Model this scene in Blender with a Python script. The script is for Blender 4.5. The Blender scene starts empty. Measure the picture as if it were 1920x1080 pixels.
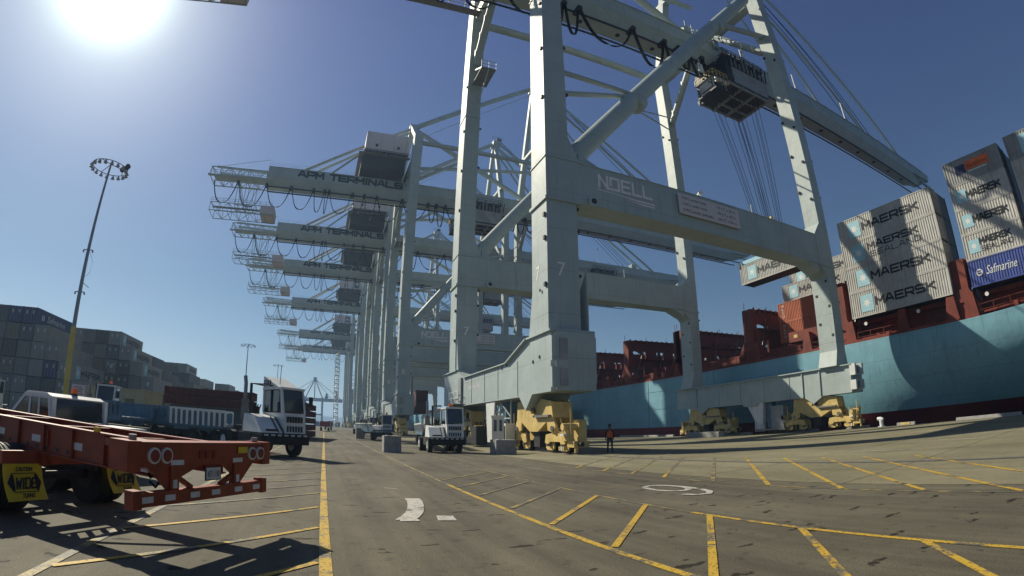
import bpy, math, random
from math import sin, cos, pi, radians as R
from mathutils import Vector, Matrix
random.seed(7)
sc = bpy.context.scene
col = sc.collection
# ------------------------------------------------------------------ camera (fisheye action camera)
EYE = 1.65
YAW, PIT, ROL = 0.41803692, 0.21233268, -0.00827380
F, K3, K4, CX, CY = 934.91342, 0.03536390, -0.06675108, 999.43236, 605.91555
cd = bpy.data.cameras.new('camera'); cam = bpy.data.objects.new('camera', cd); col.objects.link(cam)
fw = Vector((sin(YAW)*cos(PIT), cos(YAW)*cos(PIT), sin(PIT))); rt = Vector((cos(YAW), -sin(YAW), 0)); up = rt.cross(fw)
r2 = rt*cos(ROL)+up*sin(ROL); u2 = up*cos(ROL)-rt*sin(ROL)
m = Matrix((r2, u2, -fw)).transposed().to_4x4(); m.translation = Vector((0, 0, EYE)); cam.matrix_world = m
cd.type = 'PANO'; cd.panorama_type = 'FISHEYE_LENS_POLYNOMIAL'; cd.sensor_width = 36
s_ = 36/1920*F
cd.fisheye_polynomial_k0 = 0; cd.fisheye_polynomial_k1 = -1/s_; cd.fisheye_polynomial_k2 = 0
cd.fisheye_polynomial_k3 = -K3/s_**3; cd.fisheye_polynomial_k4 = -K4/s_**4; cd.fisheye_fov = pi
cd.shift_x = -(CX-960)/1920; cd.shift_y = (CY-540)/1080
cd.clip_start = 0.05; cd.clip_end = 8000
sc.camera = cam
# ------------------------------------------------------------------ sky, sun, exposure
SAZ, SEL = R(-35), R(38.5)
sund = Vector((sin(SAZ)*cos(SEL), cos(SAZ)*cos(SEL), sin(SEL)))
w = bpy.data.worlds.new('World'); sc.world = w; w.use_nodes = True
nt = w.node_tree; N = nt.nodes; L = nt.links; bg = N['Background']
sky = N.new('ShaderNodeTexSky'); sky.sky_type = 'NISHITA'; sky.sun_disc = False
sky.sun_elevation = SEL; sky.sun_rotation = SAZ; sky.air_density = 1.0; sky.dust_density = 0.5; sky.ozone_density = 2.5
# circumsolar glare around the sun's true direction
geo = N.new('ShaderNodeTexCoord'); dot = N.new('ShaderNodeVectorMath'); dot.operation = 'DOT_PRODUCT'; dot.inputs[1].default_value = Vector((sin(R(-36))*cos(R(40)), cos(R(-36))*cos(R(40)), sin(R(40))))
L.new(geo.outputs['Generated'], dot.inputs[0])
def mth(op, a, b=None, tree=nt):
    n = tree.nodes.new('ShaderNodeMath'); n.operation = op
    for i, v in enumerate((a, b)):
        if v is None: continue
        if isinstance(v, (int, float)): n.inputs[i].default_value = v
        else: tree.links.new(v, n.inputs[i])
    return n.outputs[0]
dc = mth('MAXIMUM', dot.outputs['Value'], 0.0)
g1 = mth('MULTIPLY', mth('POWER', dc, 400.0), 30.0)
g2 = mth('MULTIPLY', mth('POWER', dc, 60.0), 4.5)
g3 = mth('MULTIPLY', mth('POWER', dc, 9.0), 0.16)
gs = mth('ADD', mth('ADD', g1, g2), g3)
cm = N.new('ShaderNodeVectorMath'); cm.operation = 'SCALE'; cm.inputs[0].default_value = (0.82, 1.0, 0.70); L.new(gs, cm.inputs['Scale'])
sz = N.new('ShaderNodeSeparateXYZ'); L.new(geo.outputs['Generated'], sz.inputs[0])
tr_ = N.new('ShaderNodeValToRGB'); tr_.color_ramp.elements[0].position = 0.0; tr_.color_ramp.elements[0].color = (.74, .78, .80, 1); tr_.color_ramp.elements[1].position = 0.75; tr_.color_ramp.elements[1].color = (.72, .73, .97, 1); e_ = tr_.color_ramp.elements.new(.25); e_.color = (.62, .72, .775, 1)
L.new(sz.outputs['Z'], tr_.inputs[0])
tint = N.new('ShaderNodeVectorMath'); tint.operation = 'MULTIPLY'; L.new(sky.outputs[0], tint.inputs[0]); L.new(tr_.outputs[0], tint.inputs[1])
ad = N.new('ShaderNodeVectorMath'); ad.operation = 'ADD'; L.new(tint.outputs[0], ad.inputs[0]); L.new(cm.outputs[0], ad.inputs[1])
L.new(ad.outputs[0], bg.inputs[0]); bg.inputs[1].default_value = 0.055
sl = bpy.data.lights.new('sun', 'SUN'); sl.energy = 4.5; sl.angle = R(0.53); sl.color = (1.0, 0.92, 0.74)
so = bpy.data.objects.new('sun', sl); col.objects.link(so); so.rotation_euler = (-sund).to_track_quat('-Z', 'Y').to_euler(); so.location = (0, 0, 150)
sc.view_settings.view_transform = 'Standard'; sc.view_settings.look = 'None'; sc.view_settings.exposure = 0.5; sc.view_settings.gamma = 1
sc.cycles.volume_step_rate = 5; sc.cycles.max_bounces = 6; sc.cycles.volume_bounces = 0
# ------------------------------------------------------------------ helpers
MATS = {}
def mat(name, c, rough=0.6, metal=0.0, var=0.12, scale=1.5, bump=0.0, c2=None, spec=0.4, streak=0.0, seam=None, rust=0.0):
    """worn paint / metal / concrete: base colour broken up by noise, optional streaks running down, optional bump"""
    if name in MATS: return MATS[name]
    M = bpy.data.materials.new(name); M.use_nodes = True; t = M.node_tree; n = t.nodes; l = t.links
    b = n['Principled BSDF']; b.inputs['Roughness'].default_value = rough; b.inputs['Metallic'].default_value = metal
    b.inputs['Specular IOR Level'].default_value = spec
    if len(c) == 3: c = (*c, 1)
    d = tuple(x*(1-var*2.2) for x in c[:3])+(1,) if c2 is None else (*c2, 1)
    g = n.new('ShaderNodeNewGeometry')
    tx = n.new('ShaderNodeTexNoise'); tx.inputs['Scale'].default_value = scale; tx.inputs['Detail'].default_value = 6; tx.inputs['Roughness'].default_value = 0.65
    l.new(g.outputs['Position'], tx.inputs['Vector'])
    rp = n.new('ShaderNodeValToRGB'); rp.color_ramp.elements[0].position = 0.35; rp.color_ramp.elements[1].position = 0.7
    rp.color_ramp.elements[0].color = d; rp.color_ramp.elements[1].color = c
    l.new(tx.outputs['Fac'], rp.inputs[0]); out = rp.outputs[0]
    if streak:
        mp = n.new('ShaderNodeMapping'); mp.inputs['Scale'].default_value = (2.2, 2.2, 0.12); l.new(g.outputs['Position'], mp.inputs[0])
        t2 = n.new('ShaderNodeTexNoise'); t2.inputs['Scale'].default_value = 1.6; t2.inputs['Detail'].default_value = 5; l.new(mp.outputs[0], t2.inputs['Vector'])
        r3 = n.new('ShaderNodeValToRGB'); r3.color_ramp.elements[0].position = 0.55; r3.color_ramp.elements[1].position = 0.78
        r3.color_ramp.elements[0].color = (1, 1, 1, 1); q = 1-streak; r3.color_ramp.elements[1].color = (q, q*0.93, q*0.82, 1)
        l.new(t2.outputs['Fac'], r3.inputs[0])
        mx = n.new('ShaderNodeMix'); mx.data_type = 'RGBA'; mx.blend_type = 'MULTIPLY'; mx.inputs[0].default_value = 1
        l.new(out, mx.inputs[6]); l.new(r3.outputs[0], mx.inputs[7]); out = mx.outputs[2]
    def mulc(a_, c_):
        x_ = n.new('ShaderNodeMix'); x_.data_type = 'RGBA'; x_.blend_type = 'MULTIPLY'; x_.inputs[0].default_value = 1; l.new(a_, x_.inputs[6]); l.new(c_, x_.inputs[7]); return x_.outputs[2]
    if seam:      # welded plate joints
        sp_ = n.new('ShaderNodeSeparateXYZ'); l.new(g.outputs['Position'], sp_.inputs[0])
        for ax_, per in zip('YZ', seam):
            if not per: continue
            q_ = mth('FRACT', mth('DIVIDE', sp_.outputs[ax_], per, t), None, t); q_ = mth('LESS_THAN', q_, .045/per, t)
            rr = n.new('ShaderNodeValToRGB'); rr.color_ramp.elements[0].color = (1, 1, 1, 1); rr.color_ramp.elements[1].color = (.72, .72, .72, 1); l.new(q_, rr.inputs[0]); out = mulc(out, rr.outputs[0])
        t6 = n.new('ShaderNodeTexNoise'); t6.inputs['Scale'].default_value = .9; t6.inputs['Detail'].default_value = 2; l.new(g.outputs['Position'], t6.inputs['Vector'])
        b2 = n.new('ShaderNodeBump'); b2.inputs['Strength'].default_value = .5; b2.inputs['Distance'].default_value = .06; l.new(t6.outputs['Fac'], b2.inputs['Height']); l.new(b2.outputs[0], b.inputs['Normal'])
    if rust:      # rust bleeding down from scuffed spots
        m7 = n.new('ShaderNodeMapping'); m7.inputs['Scale'].default_value = (1.2, 1.2, .22); l.new(g.outputs['Position'], m7.inputs[0])
        t7 = n.new('ShaderNodeTexNoise'); t7.inputs['Scale'].default_value = 2.1; t7.inputs['Detail'].default_value = 9; t7.inputs['Roughness'].default_value = .7; l.new(m7.outputs[0], t7.inputs['Vector'])
        r7 = n.new('ShaderNodeValToRGB'); r7.color_ramp.elements[0].position = .66; r7.color_ramp.elements[0].color = (0, 0, 0, 1); r7.color_ramp.elements[1].position = .74; r7.color_ramp.elements[1].color = (rust, rust, rust, 1); l.new(t7.outputs['Fac'], r7.inputs[0])
        x7 = n.new('ShaderNodeMix'); x7.data_type = 'RGBA'; l.new(r7.outputs[0], x7.inputs[0]); l.new(out, x7.inputs[6]); x7.inputs[7].default_value = (.16, .075, .035, 1); out = x7.outputs[2]
    l.new(out, b.inputs['Base Color'])
    if bump:
        t3 = n.new('ShaderNodeTexNoise'); t3.inputs['Scale'].default_value = scale*12; t3.inputs['Detail'].default_value = 4; l.new(g.outputs['Position'], t3.inputs['Vector'])
        bp = n.new('ShaderNodeBump'); bp.inputs['Strength'].default_value = bump; bp.inputs['Distance'].default_value = 0.03
        l.new(t3.outputs['Fac'], bp.inputs['Height']); l.new(bp.outputs[0], b.inputs['Normal'])
    MATS[name] = M; return M
crane_p = mat('crane_paint', (0.385, 0.450, 0.445), 0.55, var=0.08, scale=0.35, streak=0.16, seam=(0, 3.1), rust=.5)
crane_g = mat('machinery_grey', (0.34, 0.35, 0.35), 0.6, var=0.15, scale=0.6)
dark = mat('dark_steel', (0.035, 0.035, 0.038), 0.6, var=0.25, scale=3)
grate = mat('grating_grey', (0.22, 0.21, 0.20), 0.7, var=0.2, scale=2)
cable = mat('cable_black', (0.012, 0.012, 0.016), 0.8, var=0.1, spec=0.05)
yellow = mat('bogie_yellow', (0.70, 0.52, 0.19), 0.5, var=0.14, scale=1.2, streak=0.35, bump=0.1, rust=.8)
white = mat('white_paint', (0.70, 0.71, 0.69), 0.45, var=0.06, scale=1.2, streak=0.12)
ltr_w = mat('lettering_white', (0.82, 0.76, 0.76), 0.6, var=0.08, scale=2)
ltr_k = mat('lettering_dark', (0.008, 0.010, 0.016), 0.6, var=0.1)
black = mat('rubber_black', (0.018, 0.018, 0.018), 0.75, var=0.2, scale=6, bump=0.2)
glass = mat('dark_glass', (0.02, 0.028, 0.03), 0.06, var=0.1, spec=0.9)
redp = mat('red_chassis_paint', (0.31, 0.050, 0.018), 0.5, var=0.2, scale=4, streak=0.4, bump=0.08, rust=.7)
shipred = mat('ship_red_oxide', (0.215, 0.034, 0.016), 0.65, var=0.22, scale=0.5, streak=0.35)
hullb = mat('hull_blue', (0.20, 0.41, 0.50), 0.5, var=0.10, scale=0.25, streak=0.22, seam=(9.5, 2.35), rust=.55)
hullr = mat('hull_red', (0.20, 0.010, 0.014), 0.6, var=0.18, scale=0.3, streak=0.3)
steel = mat('bare_steel', (0.30, 0.29, 0.28), 0.4, 0.7, var=0.15, scale=4)
orange = mat('amber_lens', (0.75, 0.13, 0.02), 0.25, var=0.05)
conc = mat('concrete_block', (0.33, 0.32, 0.30), 0.85, var=0.15, scale=3, bump=0.3)
bluem = mat('blue_trailer_paint', (0.10, 0.19, 0.27), 0.5, var=0.15, scale=1.5, streak=0.2)
signw = mat('sign_board', (0.62, 0.56, 0.56), 0.6, var=0.05)
tapew = mat('reflective_tape', (0.60, 0.60, 0.58), 0.35, var=0.08, scale=8)
flapy = mat('mudflap_yellow', (0.68, 0.50, 0.02), 0.5, var=0.10, scale=5)

def txt_mesh(s, cache={}):
    """outline of a line of lettering as (verts, faces), height 1 for capitals, starting at x=0"""
    if s in cache: return cache[s]
    cu = bpy.data.curves.new('t', 'FONT'); cu.body = s; cu.size = 1; cu.resolution_u = 2; cu.offset = 0.0
    ob = bpy.data.objects.new('t', cu); col.objects.link(ob); bpy.context.view_layer.update()
    me = ob.to_mesh(); v = [(p.co.x, p.co.y) for p in me.vertices]; f = [tuple(p.vertices) for p in me.polygons]
    ob.to_mesh_clear(); bpy.data.objects.remove(ob); bpy.data.curves.remove(cu)
    x0 = min(p[0] for p in v); x1 = max(p[0] for p in v); y0 = 0; y1 = 0.69
    v = [((p[0]-x0)/(x1-x0), p[1]/y1) for p in v]
    cache[s] = (v, f, (x1-x0)/y1); return cache[s]

# block lettering: strokes on a unit grid, as painted with stencils
GL = {'A': [[(0, 0), (0.38, 1), (.62, 1), (1, 0)], [(.2, .33), (.8, .33)]], 'P': [[(0, 0), (0, 1), (.85, 1), (1, .88), (1, .52), (.85, .4), (0, .4)]], 'M': [[(0, 0), (0, 1), (.5, .3), (1, 1), (1, 0)]],
 'T': [[(0, 1), (1, 1)], [(.5, .95), (.5, 0)]], 'E': [[(1, 1), (0, 1), (0, 0), (1, 0)], [(0, .5), (.9, .5)]], 'R': [[(0, 0), (0, 1), (.85, 1), (1, .88), (1, .55), (.85, .42), (0, .42)], [(.55, .42), (1, 0)]],
 'I': [[(.5, 0), (.5, 1)]], 'N': [[(0, 0), (0, 1), (1, 0), (1, 1)]], 'L': [[(0, 1), (0, 0), (1, 0)]], 'S': [[(1, .85), (.88, 1), (.1, 1), (0, .88), (0, .6), (.1, .5), (.9, .5), (1, .4), (1, .1), (.9, 0), (.1, 0), (0, .15)]],
 'K': [[(0, 0), (0, 1)], [(1, 1), (.1, .45)], [(.35, .58), (1, 0)]], 'D': [[(0, 0), (0, 1), (.8, 1), (1, .82), (1, .18), (.8, 0), (0, 0)]], 'Q': [[(0, 1), (1, 1), (1, 0), (-.28, 0)], [(0, 1), (0, .38)]], '7': [[(0, 1), (1, 1), (.35, 0)]], 'W': [[(0, 1), (.22, 0), (.5, .8), (.78, 0), (1, 1)]],
 'C': [[(1, .8), (.85, 1), (.15, 1), (0, .85), (0, .15), (.15, 0), (.85, 0), (1, .2)]], 'U': [[(0, 1), (0, .15), (.15, 0), (.85, 0), (1, .15), (1, 1)]], 'O': [[(.15, 0), (0, .15), (0, .85), (.15, 1), (.85, 1), (1, .85), (1, .15), (.85, 0), (.15, 0)]]}
class B:
    """collects faces of several materials and links them as one mesh object"""
    def __init__(s, off=(0, 0, 0)): s.v = []; s.f = []; s.m = []; s.mats = []; s.o = Vector(off); s.T = None
    def mi(s, m):
        if m not in s.mats: s.mats.append(m)
        return s.mats.index(m)
    def add(s, vs, fs, m):
        b = len(s.v); k = s.mi(m)
        for p in vs:
            p = Vector(p)
            if s.T is not None: p = s.T @ p
            s.v.append(tuple(p+s.o))
        for f in fs: s.f.append(tuple(b+i for i in f)); s.m.append(k)
        return s
    def box(s, x0, x1, y0, y1, z0, z1, m):
        vs = [(x, y, z) for z in (z0, z1) for y in (y0, y1) for x in (x0, x1)]
        return s.add(vs, [(0, 2, 3, 1), (4, 5, 7, 6), (0, 1, 5, 4), (2, 6, 7, 3), (0, 4, 6, 2), (1, 3, 7, 5)], m)
    def hexa(s, lo, hi, m):
        """lo, hi: 4 corners each, same winding"""
        vs = list(lo)+list(hi)
        return s.add(vs, [(3, 2, 1, 0), (4, 5, 6, 7)]+[(i, (i+1) % 4, 4+(i+1) % 4, 4+i) for i in range(4)], m)
    def prism(s, poly, ax, a, b, m):
        """poly: 2D points in the two axes other than ax (order x,y,z), extruded from a to b"""
        def P(p, t):
            q = list(p); q.insert(ax, t); return tuple(q)
        n = len(poly); vs = [P(p, a) for p in poly]+[P(p, b) for p in poly]
        return s.add(vs, [tuple(range(n))[::-1], tuple(range(n, 2*n))]+[(i, (i+1) % n, n+(i+1) % n, n+i) for i in range(n)], m)
    def tube(s, pts, r, m, n=8, r1=None, cap=True):
        pts = [Vector(p) for p in pts]; k = len(pts); vs = []; fs = []
        d0 = (pts[1]-pts[0]).normalized(); ref = Vector((0, 0, 1)) if abs(d0.z) < .9 else Vector((1, 0, 0))
        for i, p in enumerate(pts):
            d = (pts[min(i+1, k-1)]-pts[max(i-1, 0)]).normalized()
            a = d.cross(ref).normalized(); c = a.cross(d)
            rr = r if r1 is None else r+(r1-r)*i/(k-1)
            for j in range(n):
                t = 2*pi*(j+.5)/n; vs.append(p+(a*cos(t)+c*sin(t))*rr)
        for i in range(k-1):
            for j in range(n): fs.append((i*n+j, i*n+(j+1) % n, (i+1)*n+(j+1) % n, (i+1)*n+j))
        if cap: fs += [tuple(range(n))[::-1], tuple(range((k-1)*n, k*n))]
        return s.add(vs, fs, m)
    def bar(s, p, q, w, h, m):
        """rectangular bar between two points (w across, h up)"""
        p = Vector(p); q = Vector(q); d = (q-p).normalized(); ref = Vector((0, 0, 1)) if abs(d.z) < .95 else Vector((1, 0, 0))
        a = d.cross(ref).normalized()*(w/2); c = a.cross(d).normalized()*(h/2)
        return s.hexa([p-a-c, p+a-c, p+a+c, p-a+c], [q-a-c, q+a-c, q+a+c, q-a+c], m)
    def text(s, t, o, u, v, hgt, wid, m, italic=0):
        """lettering on a plane: o lower-left corner, u reading direction, v up"""
        vs, fs, ar = txt_mesh(t); o = Vector(o); u = Vector(u); v = Vector(v)
        if wid is None: wid = ar*hgt
        return s.add([o+u*(x*wid+italic*y*hgt)+v*(y*hgt) for x, y in vs], fs, m)
    def block(s, t, o, u, v, hgt, wid, m, th=.17, gap=.28, lean=0):
        u = Vector(u); v = Vector(v); nrm = u.cross(v); ws = [.22 if c == 'I' else (.5 if c == ' ' else 1.0) for c in t]; tot = sum(ws)+gap*(len(t)-1); k = wid/tot; x = 0; e = 0; th_ = th*hgt
        for c, w_ in zip(t, ws):
            for st in GL.get(c, []):
                P = [Vector(((x+(p[0] if c != 'I' else .1)*w_*1.0)*k, p[1]*(hgt-th_)+th_/2)) if c != 'I' else Vector(((x+.11)*k, p[1]*(hgt-th_)+th_/2)) for p in st]
                for i in range(len(P)-1):
                    d = (P[i+1]-P[i]).normalized(); n_ = Vector((-d.y, d.x))*th_/2; a_ = P[i]-d*th_*.5*(1 if abs(d.x) > .99 or abs(d.y) > .99 else .15); c_ = P[i+1]+d*th_*.5*(1 if abs(d.x) > .99 or abs(d.y) > .99 else .15); e += 1
                    s.poly([Vector(o)+u*(q.x+lean*q.y)+v*q.y+nrm*(.0008*(e % 7)) for q in (a_-n_, c_-n_, c_+n_, a_+n_)], m)
            x += w_+gap
        return s
    def poly(s, pts, m): return s.add(pts, [tuple(range(len(pts)))], m)
    def wheel(s, c, r, wd, ax, m, hub=None, n=20):
        c = Vector(c); e = Vector(ax).normalized(); s.tube([c-e*wd*.5, c-e*wd*.38, c+e*wd*.38, c+e*wd*.5], r, m, n)
        if hub: s.tube([c-e*(wd*.5+.012), c+e*(wd*.5+.012)], r*.52, hub, 14); s.tube([c-e*(wd*.5+.05), c+e*(wd*.5+.05)], r*.2, hub, 10)
        return s
    def mesh(s, name):
        me = bpy.data.meshes.new(name); me.from_pydata(s.v, [], s.f)
        for m in s.mats: me.materials.append(m)
        me.polygons.foreach_set('material_index', s.m); me.update(); return me
    def build(s, name, parent=None, smooth=False):
        me = s.mesh(name)
        if smooth:
            me.polygons.foreach_set('use_smooth', [True]*len(me.polygons)); me.set_sharp_from_angle(angle=R(35))
        o = bpy.data.objects.new(name, me); col.objects.link(o)
        if parent: o.parent = parent
        return o
def tag(o, label=None, cat=None, group=None, kind=None):
    for k, v in (('label', label), ('category', cat), ('group', group), ('kind', kind)):
        if v is not None: o[k] = v
    return o
def thing(name, label, cat, loc=(0, 0, 0), rz=0, group=None):
    o = bpy.data.objects.new(name, None); col.objects.link(o); o.location = loc; o.rotation_euler = (0, 0, rz)
    o.empty_display_size = 0.5
    return tag(o, label, cat, group)
KIDS = {}
def copy_tree(o, parent=None):
    c = o.copy(); col.objects.link(c); c.parent = parent
    for ch in [x for x in bpy.data.objects if x.parent == o]: copy_tree(ch, c)
    return c
ORD = ['lowest', 'second', 'third', 'fourth', 'fifth', 'sixth', 'seventh', 'eighth', 'ninth', 'tenth', 'eleventh', 'twelfth']

# ------------------------------------------------------------------ ground, apron, water
QX = 50.5
def gz(x): return 0.0 if x < 17 else -(x-17)*0.0045
asph = bpy.data.materials.new('asphalt'); asph.use_nodes = True
def ground_nodes(M, c_lo, c_hi, specks, joints=False):
    t = M.node_tree; n = t.nodes; l = t.links; b = n['Principled BSDF']; b.inputs['Roughness'].default_value = 0.85; b.inputs['Specular IOR Level'].default_value = 0.25
    g = n.new('ShaderNodeNewGeometry')
    def noise(sc_, det=6, rough=.6, stretch=None):
        x = n.new('ShaderNodeTexNoise'); x.inputs['Scale'].default_value = sc_; x.inputs['Detail'].default_value = det; x.inputs['Roughness'].default_value = rough
        if stretch:
            mp = n.new('ShaderNodeMapping'); mp.inputs['Scale'].default_value = stretch; l.new(g.outputs['Position'], mp.inputs[0]); l.new(mp.outputs[0], x.inputs['Vector'])
        else: l.new(g.outputs['Position'], x.inputs['Vector'])
        return x.outputs['Fac']
    def ramp(src, a, ca, b_, cb):
        r = n.new('ShaderNodeValToRGB'); r.color_ramp.elements[0].position = a; r.color_ramp.elements[0].color = (*ca, 1); r.color_ramp.elements[1].position = b_; r.color_ramp.elements[1].color = (*cb, 1); l.new(src, r.inputs[0]); return r.outputs[0]
    def mul(a, b_, fac=1.0):
        x = n.new('ShaderNodeMix'); x.data_type = 'RGBA'; x.blend_type = 'MULTIPLY'; x.inputs[0].default_value = fac; l.new(a, x.inputs[6]); l.new(b_, x.inputs[7]); return x.outputs[2]
    base = ramp(noise(0.12, 5), .35, c_lo, .68, c_hi)
    base = mul(base, ramp(noise(0.8, 6, .7, (1, .35, 1)), .3, (.74, .74, .74), .62, (1.05, 1.05, 1.05)))      # tyre-worn lanes along the quay
    base = mul(base, ramp(noise(3.5, 3, .6), .27, (.62, .62, .62), .42, (1, 1, 1)))                          # oil spots
    base = mul(base, ramp(noise(45, 2, .8), .32, (.62, .62, .61), .68, (1.34, 1.34, 1.31)))                     # aggregate
    if specks:
        v = n.new('ShaderNodeTexVoronoi'); v.inputs['Scale'].default_value = 16; l.new(g.outputs['Position'], v.inputs['Vector'])
        base = mul(base, ramp(v.outputs['Distance'], .05, (2.2, 2.1, 1.95), .13, (1, 1, 1)))
        mp = n.new('ShaderNodeMapping'); mp.inputs['Scale'].default_value = (1.1, 3.3, 1); l.new(g.outputs['Position'], mp.inputs[0])
        dn = n.new('ShaderNodeTexNoise'); dn.inputs['Scale'].default_value = 5; dn.inputs['Detail'].default_value = 3; l.new(g.outputs['Position'], dn.inputs['Vector'])
        av = n.new('ShaderNodeVectorMath'); av.operation = 'ADD'; l.new(mp.outputs[0], av.inputs[0]); l.new(dn.outputs['Color'], av.inputs[1])
        v2 = n.new('ShaderNodeTexVoronoi'); v2.inputs['Scale'].default_value = .8; l.new(av.outputs[0], v2.inputs['Vector'])
        base = mul(base, ramp(v2.outputs['Distance'], .13, (.22, .21, .20), .19, (1, 1, 1)))
        base = mul(base, ramp(noise(.33, 4, .6, (1.6, .5, 1)), .36, (.76, .76, .76), .54, (1, 1, 1)))
        mp3 = n.new('ShaderNodeMapping'); mp3.inputs['Scale'].default_value = (2.2, .05, 1); l.new(g.outputs['Position'], mp3.inputs[0])
        t4 = n.new('ShaderNodeTexNoise'); t4.inputs['Scale'].default_value = 1.1; t4.inputs['Detail'].default_value = 5; l.new(mp3.outputs[0], t4.inputs['Vector'])
        base = mul(base, ramp(t4.outputs['Fac'], .36, (.80, .80, .80), .55, (1.04, 1.04, 1.04)))                                     # scuffs and patches of rubber
    if joints:
        sx = n.new('ShaderNodeSeparateXYZ'); l.new(g.outputs['Position'], sx.inputs[0])
        def line(src, per, off, wd):
            a = mth('ADD', src, off, t); a = mth('DIVIDE', a, per, t); a = mth('FRACT', a, None, t); a = mth('SUBTRACT', a, .5, t); a = mth('ABSOLUTE', a, None, t)
            a = mth('LESS_THAN', a, wd/per/2, t); return ramp(a, 0, (1, 1, 1), 1, (.4, .38, .35))
        base = mul(base, line(sx.outputs['Y'], 5.2, 1.3, .06)); base = mul(base, line(sx.outputs['X'], 6.1, 2.0+6.1/2-15.3+12.2, .05))
    l.new(base, b.inputs['Base Color'])
    bp = n.new('ShaderNodeBump'); bp.inputs['Strength'].default_value = .35; bp.inputs['Distance'].default_value = .012; l.new(noise(70, 3, .7), bp.inputs['Height']); l.new(bp.outputs[0], b.inputs['Normal'])
ground_nodes(asph, (0.096, 0.086, 0.062), (0.152, 0.137, 0.099), True)
apm = bpy.data.materials.new('apron_concrete'); apm.use_nodes = True
ground_nodes(apm, (0.165, 0.150, 0.096), (0.25, 0.228, 0.148), False, True)
g = B(); g.poly([(-2500, -300, 0), (11, -300, 0), (11, 3000, 0), (-2500, 3000, 0)], asph)
tag(g.build('ground'), kind='structure')
a = B()
for x0, x1 in ((10.75, 17), (17, QX)):
    a.poly([(x0, -300, gz(x0)+.004), (x1, -300, gz(x1)+.004), (x1, 1500, gz(x1)+.004), (x0, 1500, gz(x0)+.004)], apm)
a.poly([(QX, -300, gz(QX)+.004), (QX, -300, -6), (QX, 1500, -6), (QX, 1500, gz(QX)+.004)], conc)
tag(a.build('quay_apron'), kind='structure')
# crane rails set in dark grooves
for xr, nm in ((15.2, 'landside'), (49.4, 'waterside')):
    z = gz(xr); b = B(); b.box(xr-.13, xr+.13, -120, 1200, z-.05, z+.009, dark); b.box(xr-.035, xr+.035, -120, 1200, z, z+.03, steel); tag(b.build('rail_ground'), kind='structure')
wm = bpy.data.materials.new('harbour_water'); wm.use_nodes = True; wb = wm.node_tree.nodes['Principled BSDF']; wb.inputs['Base Color'].default_value = (.02, .05, .055, 1); wb.inputs['Roughness'].default_value = .12
wn = wm.node_tree.nodes.new('ShaderNodeTexNoise'); wn.inputs['Scale'].default_value = .6; wp = wm.node_tree.nodes.new('ShaderNodeBump'); wp.inputs['Strength'].default_value = .4; wm.node_tree.links.new(wn.outputs[0], wp.inputs['Height']); wm.node_tree.links.new(wp.outputs[0], wb.inputs['Normal'])
b = B(); b.poly([(QX, -1500, -2.6), (4000, -1500, -2.6), (4000, 3500, -2.6), (QX, 3500, -2.6)], wm); tag(b.build('water'), kind='structure')
# painted lines
yl = bpy.data.materials.new('worn_yellow_line'); yl.use_nodes = True
def worn(M, c, cut):
    t = M.node_tree; n = t.nodes; l = t.links; bb = n['Principled BSDF']; bb.inputs['Roughness'].default_value = .7
    gg = n.new('ShaderNodeNewGeometry'); x = n.new('ShaderNodeTexNoise'); x.inputs['Scale'].default_value = 1.3; x.inputs['Detail'].default_value = 8; x.inputs['Roughness'].default_value = .75
    l.new(gg.outputs['Position'], x.inputs['Vector']); r = n.new('ShaderNodeValToRGB'); e = r.color_ramp.elements
    e[0].position = cut; e[0].color = (.115, .105, .08, 1); e[1].position = cut+.07; e[1].color = (*c, 1); l.new(x.outputs['Fac'], r.inputs[0])
    y = n.new('ShaderNodeTexNoise'); y.inputs['Scale'].default_value = 26; y.inputs['Detail'].default_value = 4; l.new(gg.outputs['Position'], y.inputs['Vector'])
    r2_ = n.new('ShaderNodeValToRGB'); r2_.color_ramp.elements[0].position = .36; r2_.color_ramp.elements[0].color = (.35, .35, .35, 1); r2_.color_ramp.elements[1].position = .47; r2_.color_ramp.elements[1].color = (1, 1, 1, 1); l.new(y.outputs['Fac'], r2_.inputs[0])
    mx = n.new('ShaderNodeMix'); mx.data_type = 'RGBA'; mx.blend_type = 'MULTIPLY'; mx.inputs[0].default_value = 1; l.new(r.outputs[0], mx.inputs[6]); l.new(r2_.outputs[0], mx.inputs[7]); l.new(mx.outputs[2], bb.inputs['Base Color'])
worn(yl, (.47, .30, .030), .42)
wl = bpy.data.materials.new('worn_white_line'); wl.use_nodes = True; worn(wl, (.46, .44, .39), .40)
yf = bpy.data.materials.new('faded_yellow_line'); yf.use_nodes = True; worn(yf, (.30, .23, .07), .49)
def stripe(b, p, q, wd, m, z=.008):
    p = Vector((*p, z)); q = Vector((*q, z)); d = (q-p).normalized(); n = Vector((-d.y, d.x, 0))*wd/2
    k = max(1, int((q-p).length/8)); 
    for i in range(k):
        a_ = p+(q-p)*i/k; c_ = p+(q-p)*(i+1)/k; b.poly([a_-n, c_-n, c_+n, a_+n], m)
b = B()
stripe(b, (0.0, 1), (0.0, 420), .15, yl)
stripe(b, (3.57, -8), (3.57, 14), .12, yl); stripe(b, (3.57, 14), (3.57, 160), .11, yf); stripe(b, (6.25, -8), (6.25, 7), .11, yl); stripe(b, (6.25, 7), (6.25, 60), .10, yf); stripe(b, (9.88, -8), (9.88, 120), .11, yf)
stripe(b, (-2.98, 2), (-2.98, 60), .13, yf)
for y in (-.2, 1.72, 3.7, 5.6, 7.55, 9.45, 11.6, 13.45, 15.4): stripe(b, (3.68, y+.05), (6.2, y+2.75), .11, yl if y < 9 else yf, .0112)
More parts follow.
